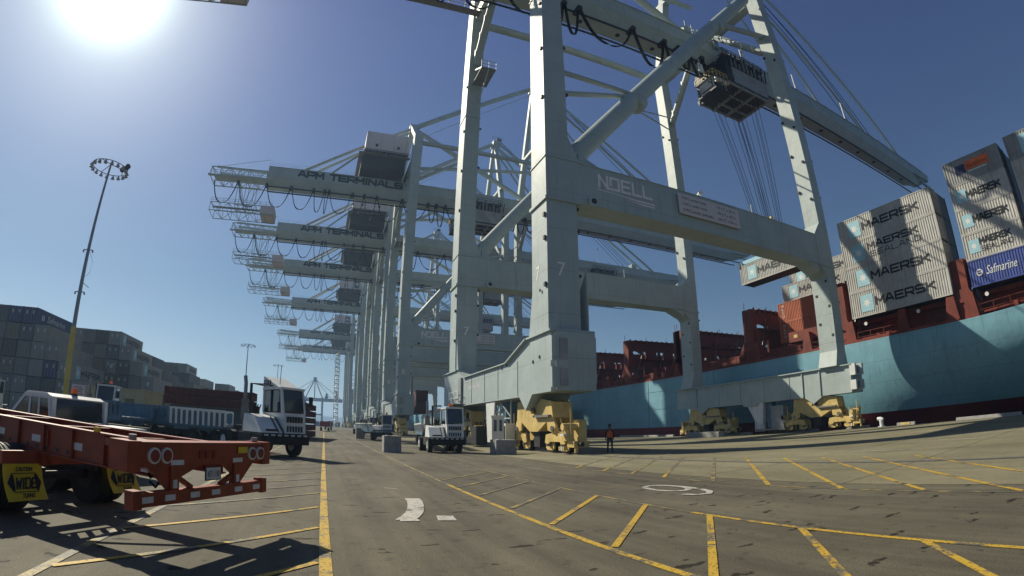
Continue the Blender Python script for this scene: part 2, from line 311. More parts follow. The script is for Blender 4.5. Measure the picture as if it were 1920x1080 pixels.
for y in (3.95, 6.0, 8.1, 10.15, 12.25, 14.0, 15.6, 17.6, 19.6, 21.6): stripe(b, (-.1, y), (-2.92, y-2.85), .10, yl if y < 11 else yf, .0112)
for i, y in enumerate((0.2, 2.22, 4.09, 6.06, 8.2, 10.22, 12.45, 14.23, 16.1, 18.2)): stripe(b, (9.97, y), (10.72, y+.77), .13, yl, .0112); stripe(b, (10.78, y+.83), (17.1, y+7.2), .13, yl if i < 5 else yf, .0112)
stripe(b, (1.62, 13.5), (1.95, 13.28), .06, wl)
for (p, q) in (((19.54, 11.5), (19.5, 8.1)), ((24.4, 10.2), (23.95, 7.3)), ((28, 9), (27.6, 5))): b.poly([(p[0]-.05, p[1], gz(p[0])+.012), (p[0]+.05, p[1], gz(p[0])+.012), (q[0]+.05, q[1], gz(p[0])+.012), (q[0]-.05, q[1], gz(p[0])+.012)], wl)
# worn lane number 7 (remains of its hook and foot) and the 9
def ribbon(b, pts, wd, m, z=.0125):
    P = [Vector((x, y, z)) for x, y in pts]
    for i in range(len(P)-1):
        da = (P[min(i+1, len(P)-1)]-P[max(i-1, 0)]).normalized(); db = (P[min(i+2, len(P)-1)]-P[i]).normalized()
        na = Vector((-da.y, da.x, 0))*wd/2; nb = Vector((-db.y, db.x, 0))*wd/2; b.poly([P[i]-na, P[i+1]-nb, P[i+1]+nb, P[i]+na], m)
ribbon(b, [(2.02, 11.44), (2.0, 11.0), (1.93, 10.5), (1.84, 10.0), (1.72, 9.5), (1.56, 9.05), (1.4, 8.7)], .34, wl)
b.poly([(1.3, 8.62, .012), (1.65, 8.6, .012), (1.66, 8.78, .012), (1.36, 8.88, .012)], wl); b.poly([(1.98, 8.6, .012), (2.3, 8.52, .012), (2.36, 9.02, .012), (2.06, 9.1, .012)], wl)
nine = [(8.25+.42*cos(t)*1.0, 10.2+.75*sin(t)) for t in [i*2*pi/18 for i in range(19)]]
ribbon(b, nine, .17, wl); ribbon(b, [(8.67, 10.2), (8.66, 9.7), (8.58, 9.2), (8.42, 8.75), (8.15, 8.5), (7.85, 8.62), (7.72, 8.95)], .17, wl, .0165)
tag(b.build('ground_markings'), kind='structure')
# distant shore hills
hm = mat('distant_hills', (.16, .18, .19), .9, var=.2, scale=.01)
b = B(); random.seed(3); px = [(-1200+i*60) for i in range(60)]; hs = [14+16*abs(sin(i*.37))+random.random()*8 for i in range(60)]
for i in range(59):
    b.hexa([(px[i], 1900, -1), (px[i+1], 1900, -1), (px[i+1], 2200, -1), (px[i], 2200, -1)], [(px[i], 1990, hs[i]), (px[i+1], 1990, hs[i+1]), (px[i+1], 2100, hs[i+1]), (px[i], 2100, hs[i])], hm)
tag(b.build('hills'), kind='structure')
# ------------------------------------------------------------------ ship-to-shore cranes
CO = (-31, -42.1, 0)          # geometry below is written in the nearest crane's world coordinates, then moved to the crane's own origin
YC = 42.1
def flip(y): return 2*YC-y
def loop_pts(x0, x1, y, ztop, sag, n=14):
    out = []
    for i in range(n+1):
        t = i/n; u = 2*t-1; zz = ztop-sag*(1-abs(u)**2.6); out.append((x0+(x1-x0)*(t+.09*math.sin(pi*t)*0), y, zz))
    return out
def rail_fence(b, p, q, m, h=1.1, step=1.8, r=.035):
    p = Vector(p); q = Vector(q); n = max(1, round((q-p).length/step))
    for i in range(n+1):
        a_ = p+(q-p)*i/n; b.tube([a_, a_+Vector((0, 0, h))], r, m, 4, cap=False)
    for hh in (h*.5, h): b.tube([p+Vector((0, 0, hh)), q+Vector((0, 0, hh))], r, m, 4, cap=False)
def lattice(b, x0, x1, y0, y1, z0, z1, m, nx=4, r=.06):
    """open steel frame of chords, posts and diagonals"""
    X = [x0+(x1-x0)*i/nx for i in range(nx+1)]
    for y in (y0, y1):
        for z in (z0, z1): b.tube([(x0, y, z), (x1, y, z)], r*1.4, m, 5)
        for i, x in enumerate(X):
            b.tube([(x, y, z0), (x, y, z1)], r, m, 4)
            if i < nx: b.tube([(x, y, z0 if i % 2 else z1), (X[i+1], y, z1 if i % 2 else z0)], r, m, 4)
    for z in (z0, z1):
        for i, x in enumerate(X): b.tube([(x, y0, z), (x, y1, z)], r, m, 4)
def ladder_dots(b, x, y, z0, z1, step, dx, dy):
    z = z0
    while z < z1: b.box(x-.12+dx, x+.12+dx, y-.12+dy, y+.12+dy, z, z+.16, dark); z += step
def leg_land(y0):
    s = 1 if y0 < YC else -1
    b = B(CO); ya, yb = (y0, y0+2.6)
    b.box(14, 16.45, ya, yb, 8.02, 17.7, crane_p); b.box(13.86, 16.8, ya-.14, yb+.14, 17.7, 17.95, crane_p)
    b.box(14, 16.9, ya, yb, 17.95, 21.35, crane_p); b.box(13.93, 16.95, ya-.07, yb+.07, 21.35, 21.43, crane_p)
    b.hexa([(14, ya, 21.43), (16.9, ya, 21.43), (16.9, yb, 21.43), (14, yb, 21.43)], [(14, ya, 23.6), (15.95, ya, 23.6), (15.95, yb, 23.6), (14, yb, 23.6)], crane_p)
    b.box(14, 15.95, ya, yb, 23.6, 66, crane_p); b.box(13.92, 16.03, ya-.08, yb+.08, 41, 41.15, crane_p)
    # gussets at the foot and small service boxes up the edge
    yi = yb if s > 0 else ya
    b.prism([(yi, 8.02), (yi+s*.9, 8.02), (yi, 12.4)], 0, 14.1, 14.5, crane_p)
    for z in (11.2, 14.6, 16.4, 27, 32.5, 38.5, 46): b.box(13.86, 14.0, ya+.15, ya+.4, z, z+.3, dark); b.box(16.0 if z > 23 else 16.45, 16.25 if z > 23 else 16.7, ya+.1, ya+.35, z+.9, z+1.1, dark)
    return b
def leg_water(y0):
    s = 1 if y0 < YC else -1; b = B(CO); ya, yb = (y0, y0+2.3) if s > 0 else (y0+.3, y0+2.6)
    b.hexa([(47.9, ya, 6.72), (50.5, ya, 6.72), (50.5, yb+.1, 6.72), (47.9, yb+.1, 6.72)], [(48.35, ya, 8.4), (50.1, ya, 8.4), (50.1, yb, 8.4), (48.35, yb, 8.4)], crane_p)
    b.box(48.35, 50.1, ya, yb, 8.4, 16.6, crane_p)
    b.hexa([(48.35, ya, 16.6), (50.1, ya, 16.6), (50.1, yb, 16.6), (48.35, yb, 16.6)], [(47.2, ya, 17.75), (50.1, ya, 17.75), (50.1, yb, 17.75), (47.2, yb, 17.75)], crane_p)
    b.box(47.1, 50.2, ya-.1, yb+.1, 17.75, 17.95, crane_p); b.box(47.2, 50.1, ya, yb, 17.95, 21.5, crane_p)
    b.hexa([(47.2, ya, 21.5), (50.1, ya, 21.5), (50.1, yb, 21.5), (47.2, yb, 21.5)], [(48.5, ya, 23), (50.1, ya, 23), (50.1, yb-.3, 23), (48.5, yb-.3, 23)], crane_p)
    b.box(48.5, 50.1, ya, yb-.3, 23, 60.5, crane_p)
    for z in (10, 13.2, 16, 26, 31, 36, 47): b.box(48.3, 48.5, ya+.2, ya+.45, z, z+.25, dark); b.box(50.1, 50.45, ya+.1, ya+.3, z+.6, z+.8, dark); b.box(48.3, 48.5, yb-.6, yb-.3, z+1.4, z+1.65, dark)
    return b
def sill_land():
    b = B(CO)
    pl = [(28.6, 4.05), (31.6, 4.05), (32.8, 2.95), (33.95, 4.0), (50.25, 4.0), (51.4, 2.95), (52.6, 4.05), (57.2, 4.3), (57.2, 7.85), (51.6, 7.85), (48.6, 6.78), (36.3, 6.78), (32.3, 8.0), (28.6, 8.0)]
    b.prism(pl, 0, 13.92, 16.95, crane_p)
    b.box(13.75, 17.15, 28.35, 32.4, 7.98, 8.12, crane_p); b.box(13.75, 17.15, 51.5, 57.4, 7.83, 7.97, crane_p)
    b.bar((13.86, 32.3, 8.04), (13.86, 36.3, 6.82), .4, .10, crane_p); b.box(13.72, 17.1, 36.3, 48.6, 6.78, 6.88, crane_p)
    # framed recesses on the near end
    b.box(14.15, 17.1, 28.25, 28.6, 4.1, 7.95, crane_p)
    for z0, z1 in ((4.3, 5.6), (6.0, 7.6)):
        b.box(13.75, 14.1, 28.05, 28.3, z0, z1, crane_p); b.box(14.4, 15.0, 28.2, 28.24, z0+.1, z1-.1, crane_g)
    b.box(17.1, 17.25, 28.4, 30.8, 4.6, 7.7, crane_p)
    b.prism([(28.9, 12.6), (28.9, 8.1), (32.6, 8.1)], 0, 16.96, 17.05, crane_p)
    for y, z in ((30.2, 6.4), (31.3, 6.2), (30.0, 11), (37.5, 6.45), (36.4, 6.6)): b.box(13.86, 13.93, y, y+.14, z, z+.2, dark)
    for y in (34.2, 38.5, 42, 46, 50): b.box(13.885, 13.93, y, y+.03, 4.1, 6.7, crane_g)
    b.text('MADE IN MALAYSIA', (13.90, 47.2, 5.5), (0, -1, 0), (0, 0, 1), .34, 3.6, ltr_w)
    # walkway boxes and door at the far leg
    b.box(13.7, 13.92, 49.2, 50.2, 4.4, 6.9, crane_g); rail_fence(b, (13.4, 49, 4.2), (13.4, 53, 4.2), white, 1.3, 1.2); b.box(12.9, 13.9, 49, 53, 4.1, 4.2, grate)
    return b
def sill_water():
    b = B(CO)
    pl = [(27.6, 3.72), (31.4, 3.72), (32.75, 2.95), (34.0, 3.72), (50.2, 3.72), (51.45, 2.95), (52.7, 3.72), (56.8, 3.9), (56.8, 6.6), (27.6, 6.6)]
    b.prism(pl, 0, 48.4, 50.9, crane_p); b.box(48.15, 51.1, 27.4, 57, 6.6, 6.72, crane_p); b.box(48.28, 48.42, 34.05, 34.2, 3.8, 6.6, crane_p); b.box(48.28, 48.42, 31.6, 31.75, 3.8, 6.6, crane_p); b.box(48.28, 48.42, 52.4, 52.55, 3.8, 6.6, crane_p)
    for z0, z1 in ((4.0, 5.0), (5.5, 6.7)):
        b.box(48.2, 48.5, 26.9, 27.6, z0, z1, white); b.box(49.2, 49.5, 26.6, 27.6, z0, z1, crane_p); b.box(48.5, 49.2, 27.0, 27.6, z0+.2, z1-.2, bluem)
    for y in (36, 40, 44, 48): b.box(48.36, 48.41, y, y+.04, 3.8, 6.5, crane_g)
    # anchor frame and power cabinet hanging below the sill
    b.hexa([(48.5, 40.6, .7), (49.1, 40.6, .7), (49.1, 41.3, .7), (48.5, 41.3, .7)], [(48.5, 40.4, 3.7), (49.3, 40.4, 3.7), (49.3, 43.2, 3.7), (48.5, 43.2, 3.7)], white)
    b.box(48.3, 49.8, 41.2, 43.6, 3.4, 3.72, crane_p); b.box(48.6, 49.9, 37.4, 39.3, .5, 3.2, crane_g); b.box(48.9, 49.8, 39.4, 40.2, .6, 3.7, bluem); b.box(48.3, 49.9, 37, 41.8, .3, .5, steel)
    for i in range(5): b.box(48.4, 48.9, 40.4+.3*i, 40.6+.3*i, .2, .9+.15*i, white)
    return b
def portal(y0, lettered=False):
    b = B(CO); ya, yb = y0+.06, y0+2.1
    b.box(16.9, 47.2, ya, yb, 17.97, 21.32, crane_p)
    b.box(16.9, 47.2, ya-.05, yb+.05, 21.32, 21.4, crane_p); b.box(16.9, 47.2, ya-.05, yb+.05, 17.88, 17.97, crane_p)
    b.prism([(16.9, 17.88), (19.6, 17.88), (16.9, 16.9)], 1, ya+.1, yb-.1, crane_p) if False else None
    b.prism([(16.9, 21.4), (19.0, 21.4), (16.9, 22.3)], 1, ya+.1, yb-.1, crane_p)
    b.prism([(45.0, 17.88), (47.2, 17.88), (47.2, 16.95)], 1, ya+.1, yb-.1, crane_p)
    b.wheel((17.9, ya-.1, 18.2), .45, .3, (0, 1, 0), crane_p, dark)
    if lettered:
        yy = ya-.012
        # maker's name with its swoosh
        b.block('NQELL', (18.6, yy, 19.62), (1, 0, 0), (0, 0, 1), 1.22, 5.0, ltr_w, .17, .42)
        b.poly([(18.4, yy, 19.42), (20.0, yy, 19.36), (22, yy, 19.18), (23.9, yy, 19.14), (23.9, yy, 19.3), (21.6, yy, 19.32), (18.4, yy, 19.5)], ltr_w)
        b.poly([(21.0, yy, 19.14), (22.6, yy, 18.92), (23.9, yy, 18.9), (23.9, yy, 19.03), (22.4, yy, 19.05)], ltr_w)
    b.tube([(30, y0+1, 21.4), (30, y0+1, 21.9)], .06, dark); b.tube([(30, y0+1, 21.9), (29.6, y0+.2, 21.9)], .22, white, 8)
    b.tube([(37.5, y0+1, 21.4), (37.5, y0+1, 22.9)], .04, white)
    return b
def truss_c(y0, near):
    """inclined pipe with its side pipes, in one leg plane"""
    b = B(CO); y = y0+1.25
    b.tube([(16.2, y, 21.4), (17.4, y, 23.0), (46.9, y, 59.0)], .86, crane_p, 16)
    b.tube([(23.9, y, 30.2), (24.5, y, 31.0)], .93, crane_p, 16); b.tube([(38.6, y, 48.4), (39.2, y, 49.1)], .93, crane_p, 16)
    return b
def bogie(xc, yc, s=1):
    """rail undercarriage: main equaliser, two rocker beams, four wheel trucks"""
    b = B(CO)
    for dx in (-.75, .6):
        P = [(-.25, 3.25), (-.5, 2.75), (.5, 2.75), (.3, 3.3), (1.0, 3.75), (3.0, 3.7), (3.15, 2.3), (3.5, 1.9), (3.3, 1.35), (2.3, 1.55), (1.1, 2.1) if False else (2.2, 2.15), (.7, 1.45), (-.7, 1.45), (-2.2, 2.15), (-2.3, 1.55), (-3.3, 1.35), (-3.5, 1.9), (-3.15, 2.3), (-2.9, 3.5), (-1.3, 3.75)]
        P = [(yc+p[0], p[1]) for p in P]; b.prism(P, 0, xc+dx, xc+dx+.16, yellow)
    b.prism([(yc-2.9, 3.45), (yc-1.2, 3.62), (yc-.45, 2.6), (yc+.45, 2.6), (yc+1.0, 3.62), (yc+2.95, 3.6), (yc+3, 2.4), (yc+.7, 1.5), (yc-.7, 1.5), (yc-3, 2.4)], 0, xc-.62, xc+.62, yellow)
    b.tube([(xc-.95, yc, 3.1), (xc+.95, yc, 3.1)], .26, steel, 12); b.box(xc-1.0, xc+1.0, yc-2.9, yc-.4, 2.45, 2.6, grate)
    for e in (-1, 1):
        c = yc+e*3.1
        for dx in (-.62, .5):
            Q = [(-1.5, .7), (-1.35, 1.25), (-.5, 1.35), (-.2, 1.95), (.25, 1.95), (.5, 1.35), (1.35, 1.25), (1.5, .7), (1.0, .5), (.75, .78), (-.75, .78), (-1.0, .5)]
            b.prism([(c+p[0], p[1]) for p in Q], 0, xc+dx, xc+dx+.12, yellow)
        b.tube([(xc-.85, c, 1.65), (xc+.85, c, 1.65)], .2, steel, 10)
        for f_ in (-1, 1):
            d = c+f_*1.05
            for dx in (-.45, .3): b.prism([(d-.62, .32), (d-.55, .72), (d-.3, .95), (d+.3, .95), (d+.55, .72), (d+.62, .32), (d+.4, .18), (d-.4, .18)], 0, xc+dx, xc+dx+.12, yellow)
            b.wheel((xc, d, .42), .38, .3, (1, 0, 0), dark, steel, 16)
            b.tube([(xc-.78, d-.15, .55), (xc-.45, d-.15, .55)], .1, steel, 8)
        # drive motor, gearbox and rail sweeper at the outer end
        o = yc+e*4.75
        b.box(xc-.55, xc+.55, min(o, o+e*.9), max(o, o+e*.9), .45, .85, yellow); b.box(xc-.7, xc-.25, o-.3, o+.35, .85, 1.6, yellow); b.tube([(xc-.9, o, 1.75), (xc+.35, o, 1.75)], .24, yellow, 10)
        b.box(xc+.1, xc+.65, o-.4, o+.3, .85, 2.2, yellow); b.tube([(xc-.15, o+e*.9, .65), (xc-.15, o+e*1.25, .65)], .16, dark, 8); b.box(xc-.5, xc-.3, o+e*.9-.05, o+e*.9+.05, .12, .62, yellow)
        b.box(xc-.95, xc-.4, o-e*.1-.35, o-e*.1+.1, 1.2, 1.32, white); b.tube([(xc-.85, o-.3, 1.0), (xc-.85, o+.3, 2.3)], .035, yellow, 5); b.tube([(xc-.6, o-.6, 1.3), (xc-.6, o-.6, 2.9)], .05, yellow, 5)
        for k in range(3): b.box(xc-.98, xc-.8, o-.35+.28*k, o-.2+.28*k, .25, .5, white if k == 1 else yellow)
    b.box(xc-.5, xc+.5, yc-.5, yc+.5, .35, 1.45, dark)
    return b
def girder():
    b = B(CO); pr = [(39.8, 58.5), (39.8, 56.0), (41.0, 53.9), (43.2, 53.9), (44.4, 56.0), (44.4, 58.5)]
    for x0, x1 in ((-18.5, 52.5),):
        b.prism(pr, 0, x0, x1, crane_p)
    b.box(-18.5, 52.5, 39.66, 39.82, 58.42, 58.52, crane_p); b.box(-18.5, 52.5, 44.4, 44.55, 58.42, 58.52, crane_p)
    b.block('APM TERMINALS', (-11.2, 39.785, 56.45), (1, 0, 0), (0, 0, 1), 1.85, 24.8, ltr_k, .27)
    for x in range(-16, 52, 6): b.box(x, x+.05, 39.77, 39.8, 56.05, 58.4, crane_g); b.tube([(x+2, 40.2, 58.5), (x+2, 40.2, 58.75), (x+3.2, 40.2, 58.75)], .08, dark, 4)
    for x in (26, 32, 38, 44): b.wheel((x, 42.1, 53.88), .35, .06, (0, 0, 1), dark)
    rail_fence(b, (-18.5, 39.9, 58.5), (3, 39.9, 58.5), steel, 1.0, 3, .025); rail_fence(b, (20, 44.2, 58.5), (48, 44.2, 58.5), steel, 1.0, 3, .03)
    # rods and rails along the underside
    for y in (40.7, 43.5): b.box(-18.5, 52.5, y-.08, y+.08, 53.6, 53.9, dark)
    return b
def boom():
    b = B(CO); pr = [(39.8, 58.5), (39.8, 56.0), (41.0, 53.9), (43.2, 53.9), (44.4, 56.0), (44.4, 58.5)]
    b.prism(pr, 0, 53.0, 118, crane_p)
    b.hexa([(118, 39.8, 56.2), (118, 44.4, 56.2), (118, 44.4, 58.5), (118, 39.8, 58.5)], [(129, 39.9, 57.0), (129, 44.3, 57.0), (129, 44.3, 58.5), (129, 39.9, 58.5)], crane_p)
    b.hexa([(117.9, 41.0, 53.95), (117.9, 43.2, 53.95), (117.9, 44.3, 56.15), (117.9, 39.9, 56.15)], [(125, 41.6, 55.6), (125, 42.6, 55.6), (125, 43.4, 56.6), (125, 40.8, 56.6)], crane_p)
    b.box(53, 129, 39.66, 39.82, 58.42, 58.52, crane_p)
    for y in (40.7, 43.5): b.box(53, 124, y-.08, y+.08, 53.6, 53.9, dark)
    for x in range(58, 120, 7): b.wheel((x, 41.9, 53.88), .45, .08, (0, 0, 1), dark)
    for x in range(56, 128, 6): b.box(x, x+.05, 39.77, 39.8, 56.05, 58.4, crane_g); b.tube([(x, 40.1, 58.5), (x, 40.1, 59.2), (x+.8, 40.1, 59.0)], .07, dark, 4)
    b.tube([(71, 40.3, 58.5), (71, 40.3, 62.8)], .13, white, 6); b.tube([(88, 40.3, 58.5), (88, 40.3, 63.6)], .13, white, 6); b.tube([(88, 40.3, 63.6), (88, 40.3, 63.9)], .22, dark, 6)
    rail_fence(b, (122, 39.9, 55.2), (131, 39.9, 55.2), white, .8, 2, .04); b.box(125, 131.5, 39.8, 40.4, 55.1, 55.2, steel)
    return b
def crane_proto():
    root = thing('gantry_crane', '', 'gantry crane', (31, YC, 0))
    for y0 in (29.0, 52.6):
        leg_land(y0).build('landside_leg', root); leg_water(y0).build('waterside_leg', root)
        portal(y0, y0 < 40).build('portal_beam', root)
        truss_c(y0, y0 < 40).build('diagonal_brace', root, True)
    sill_land().build('landside_sill_beam', root); sill_water().build('waterside_sill_beam', root)
    y = 30.25; b = B(CO)
    b.tube([(16.3, y, 31.5), (24.0, y, 31.5)], .26, crane_p, 8); b.tube([(16.3, y, 29.0), (23.8, y, 31.2)], .26, crane_p, 8); b.tube([(39.0, y, 49.4), (48.6, y, 52.3)], .42, crane_p, 8)
    b.tube([(23.4, y, 29.8), (48.9, 52.6, 51.4)], .10, crane_p, 6); b.tube([(23.6, y, 29.9), (48.9, 52.6, 48.6)], .10, crane_p, 6)
    b.build('side_pipe', root, True)
    b = B(CO); b.tube([(15.5, 30.3, 64.4), (49.3, 30.3, 64.4)], .55, crane_p, 12); b.build('upper_cross_pipe', root, True)
    b = B(CO); b.tube([(15.5, 53.9, 60.3), (49.3, 53.9, 60.3)], .62, crane_p, 12); b.build('upper_cross_pipe', root, True)
    # hangers that carry the girder between the leg pairs
    for x, nm in ((15.0, 'landside_hanger_frame'), (49.3, 'waterside_hanger_frame')):
        b = B(CO); b.box(x-.7, x+.7, 31.5, 52.7, 59.6, 61.6, crane_p)
        for s in (-1, 1):
            b.tube([(x, YC+s*10.6, 50.5), (x, YC+s*2.9, 59.7)], .55, crane_p, 10)
            b.box(x-.5, x+.5, YC+s*2.6-.2, YC+s*2.6+.2, 57.5, 59.7, crane_p)
            for k in range(4): b.box(x-.60, x-.52, YC+s*(9.5-1.7*k)-.1, YC+s*(9.5-1.7*k)+.1, 51.2+2.0*k, 52.3+2.0*k, white)  # white dashes stand in for sunlight striking the strut
        b.build(nm, root)
    b = B(CO)
    for s in (-1, 1):
        b.hexa([(48.5, YC+s*12.6, 60.4), (50.1, YC+s*12.6, 60.4), (50.1, YC+s*10.9, 60.4), (48.5, YC+s*10.9, 60.4)], [(48.8, YC+s*1.3, 99), (50, YC+s*1.3, 99), (50, YC+s*.1, 99), (48.8, YC+s*.1, 99)], crane_p)
    b.box(48.3, 51.2, 40.3, 43.9, 97.8, 99.4, crane_p); b.wheel((50.6, 41.2, 100.3), .9, .3, (0, 1, 0), dark); b.wheel((50.6, 43, 100.3), .9, .3, (0, 1, 0), dark); rail_fence(b, (47.6, 40, 99.4), (51.6, 40, 99.4), dark, 1.3, 1.2, .05); b.box(48.6, 49.8, 33, 51.2, 76.3, 77.1, crane_p)
    b.build('apex_frame', root)
    b = B(CO)
    for s in (-1, 1): b.bar((15, YC+s*11.6, 65.5), (15, YC+s*.5, 76), 1.2, 1.2, crane_p)
    b.box(14.2, 15.8, 41, 43.2, 74.6, 76.6, crane_p); b.tube([(15, YC, 76), (47, YC, 59.6)], .6, crane_p, 10); b.tube([(16, YC, 64), (48.5, YC, 69)], .45, crane_p, 8); b.tube([(16, YC, 60), (29, YC, 68.5)], .5, crane_p, 8); b.tube([(15, YC, 58.7), (30, YC, 58.9)], .3, crane_p, 6)
    b.build('landside_tower_head', root)
    b = B(CO); b.tube([(15, YC, 75.8), (49.3, YC, 99)], .68, crane_p, 10); b.tube([(15, 41, 74.8), (49.3, 41.6, 98)], .07, crane_p, 4); b.tube([(15, 43.2, 72), (49.3, 42.6, 97)], .07, crane_p, 4); b.build('backstay', root, True)
    b = B(CO)
    for s in (-1, 1): b.tube([(15, YC+s*.8, 75.4), (-10, YC+s*1.8, 58.6)], .36, crane_p, 8); b.tube([(3.5, YC+s*6, 63.4), (-3.5, YC+s*1.9, 58.6)], .25, crane_p, 6)
    b.build('rear_stay', root, True)
    b = B(CO)
    for s in (-1, 1):
        b.bar((50.3, YC+s*1.2, 98.6), (112, YC+s*1.9, 58.7), .3, .75, crane_p); b.bar((50.3, YC+s*1.2, 96.5), (78, YC+s*1.9, 58.7), .28, .6, crane_p)
        for k in range(2): b.tube([(50.6, YC+s*(.3+.4*k), 100.5), (104-4*k, YC+s*(.6+.3*k), 59)], .07, cable, 4)
    b.box(103, 105, 41, 43.2, 58.5, 60.6, crane_p)
    b.build('forestay', root)
    girder().build('girder', root); boom().build('boom', root)
    b = B(CO)       # machinery house
    b.box(3.4, 13.6, 35.2, 49.0, 63.6, 68.6, signw); b.box(3.0, 13.4, 36.0, 48.2, 58.7, 63.3, mat('screen_dark', (.06, .058, .055), .8, var=.2, scale=2)); b.box(3.2, 13.8, 35.0, 49.2, 63.35, 63.6, crane_g)
    for x in (4, 8.5, 13): b.box(x-.2, x+.2, 35.4, 48.8, 62.9, 63.35, dark); 
    for x in (4, 13):
        for yy in (37, 47.2): b.bar((x, yy, 63.2), (x, YC+(1 if yy > 42 else -1)*1.9, 58.5), .5, .5, dark)
    b.box(2.2, 3.4, 35, 49.2, 62.0, 62.12, grate); rail_fence(b, (2.2, 35, 62.1), (2.2, 49, 62.1), dark, 1.1, 2, .05); rail_fence(b, (2.2, 34.2, 62.1), (14.2, 34.2, 62.1), dark, 1.1, 2, .05); b.box(2.2, 14.2, 34.1, 35.1, 62.0, 62.12, grate)
    for x in (5.8, 11): b.box(x, x+.5, 34.9, 35.2, 64.6, 65.2, dark)
    for x in (4, 7, 10, 13): b.box(x, x+.06, 35.17, 35.2, 63.7, 68.3, crane_g)
    b.build('machinery_house', root)
    b = B(CO)       # tail service platforms
    lattice(b, -32, -18.5, 39.4, 44.8, 54.6, 56.9, crane_p, 6, .10); b.box(-31.5, -18.5, 40.6, 43.6, 55.3, 55.6, crane_p); b.bar((-31, 40.4, 57.4), (-18.5, 40.4, 57.0), .3, .5, crane_p); b.bar((-31, 43.8, 57.4), (-18.5, 43.8, 57.0), .3, .5, crane_p)
    rail_fence(b, (-32, 38.6, 54.6), (-17, 38.6, 54.6), crane_p, 1.1, 1.4, .05); b.box(-32.4, -17, 38.5, 39.3, 54.4, 54.6, crane_p)
    lattice(b, -25, -21, 40.2, 44, 48.2, 54.4, crane_p, 2, .08); lattice(b, -30.5, -15.5, 39.6, 44.6, 46.2, 48.2, crane_p, 7, .07); b.box(-30.5, -15.5, 41.6, 42.6, 48.0, 48.08, grate)
    b.box(-18.6, -15.4, 39.4, 44.8, 46.3, 48.3, signw); b.tube([(-18.5, 40.4, 60.5), (-30, 40.4, 57.6)], .05, crane_p, 4)
    rail_fence(b, (-30.5, 39.6, 48.2), (-16, 39.6, 48.2), crane_p, 1.0, 1.5, .045)
    b.build('tail_platform', root)
    b = B(CO)
    for y0 in (52.2,): b.box(14.6, 16.6, 48.6, y0+.38, 46.6, 46.75, grate); rail_fence(b, (14.6, 48.6, 46.7), (16.6, 48.6, 46.7), crane_p, 1.2, 1, .05); b.bar((14.7, 48.7, 46.7), (14.7, 52.6, 49.2), .12, .2, crane_p); b.bar((15.6, 48.6, 46.6), (15.6, 52.6, 43.6), .15, .15, crane_p)
    b.build('walkway', root)
    b = B(CO)       # festoon cable loops
    xs = [-31, -25, -18.2, -12.3, -7, -4.4, -3.4, 2.2, 5, 8, 14, 20.4, 22.4, 24.6, 33.0, 38.4, 41, 43, 45.5, 48]
    sg = [5.5, 6, 5.4, 5.4, 5.6, 5.8, 5.3, 5.2, 6.5, 6, 4.5, 4.8, 5.6, 5.2, 6.2, 5, 4, 4.4, 3.6]
    for i, (x0, x1) in enumerate(zip(xs[:-1], xs[1:])):
        for k in range(3): b.tube(loop_pts(x0+.15, x1-.15, 39.6+.22*k, 53.6, sg[i]-.16*k), .075, cable, 6, cap=False)
        b.box(x1-.3, x1+.3, 39.4, 41.0, 53.3, 53.9, dark)
    b.build('festoon_cable', root)
    for xc, nm in ((15.3, 0), (49.5, 1)):
        for yc in (32.8, 51.4): bogie(xc, yc).build('rail_bogie', root)
    b = B(CO)       # landside access: ladders, electrics hut frame, white gate
    for yy in (36.6, 39.0): b.tube([(14.3, yy, .1), (14.3, yy, 4.0)], .07, crane_p, 6)
    b.bar((14.3, 36.6, 2.6), (14.3, 39.0, 3.9), .08, .08, crane_p); b.tube([(14.3, 36.6, 2.5), (14.3, 39, 2.5)], .05, crane_p)
    b.box(14.5, 16.6, 38.2, 38.9, .9, 3.9, bluem); b.hexa([(14.0, 40.2, .5), (14.1, 40.2, .5), (14.1, 41.5, .5), (14, 41.5, .5)], [(14.0, 39.6, 3.95), (14.1, 39.6, 3.95), (14.1, 41.9, 3.95), (14.0, 41.9, 3.95)], white)
    b.tube([(14.2, 44.5, .3), (14.2, 41.8, 4.0)], .07, dark, 6); b.tube([(14.2, 44.0, .3), (14.2, 41.3, 4.0)], .05, dark, 6); b.box(13.6, 15.2, 44.2, 46.6, .3, .9, dark)
    b.box(13.5, 14.5, 43.2, 44.8, .2, 1.9, dark); b.box(13.8, 14.6, 36.5, 37.2, .3, 2.1, white); b.box(13.77, 13.8, 36.6, 36.8, .8, 1.9, glass); b.box(13.77, 13.8, 36.9, 37.1, .8, 1.9, glass)
    b.build('ground_access_ladder', root)
    # trolley, with its cab as sub-part
    tr = bpy.data.objects.new('trolley', B((-53.6, -YC, 0)).box(49, 58.4, 38.5, 45.7, 50.2, 50.5, crane_g).mesh('trolley'))
    b = B((-53.6, -YC, 0)); b.box(49, 58.4, 38.5, 45.7, 50.1, 50.4, dark)
    for x in (49.2, 52, 55, 58): b.box(x, x+.3, 38.5, 45.7, 49.7, 50.1, crane_g)
    for yy in (38.6, 41, 43.4, 45.3): b.box(49, 58.4, yy, yy+.25, 49.75, 50.08, crane_g)
    b.box(50.6, 58.3, 38.5, 38.65, 50.4, 53.6, crane_g); b.box(50.6, 58.3, 45.5, 45.7, 50.4, 53.6, crane_g); b.box(58.2, 58.4, 38.5, 45.7, 50.4, 53.6, crane_g)
    b.box(49.4, 50.4, 38.6, 45.6, 50.4, 55.6, dark); b.box(51.5, 57.6, 38.7, 39.6, 53.6, 55.7, dark); b.box(51.5, 57.6, 44.7, 45.6, 53.6, 55.7, dark)
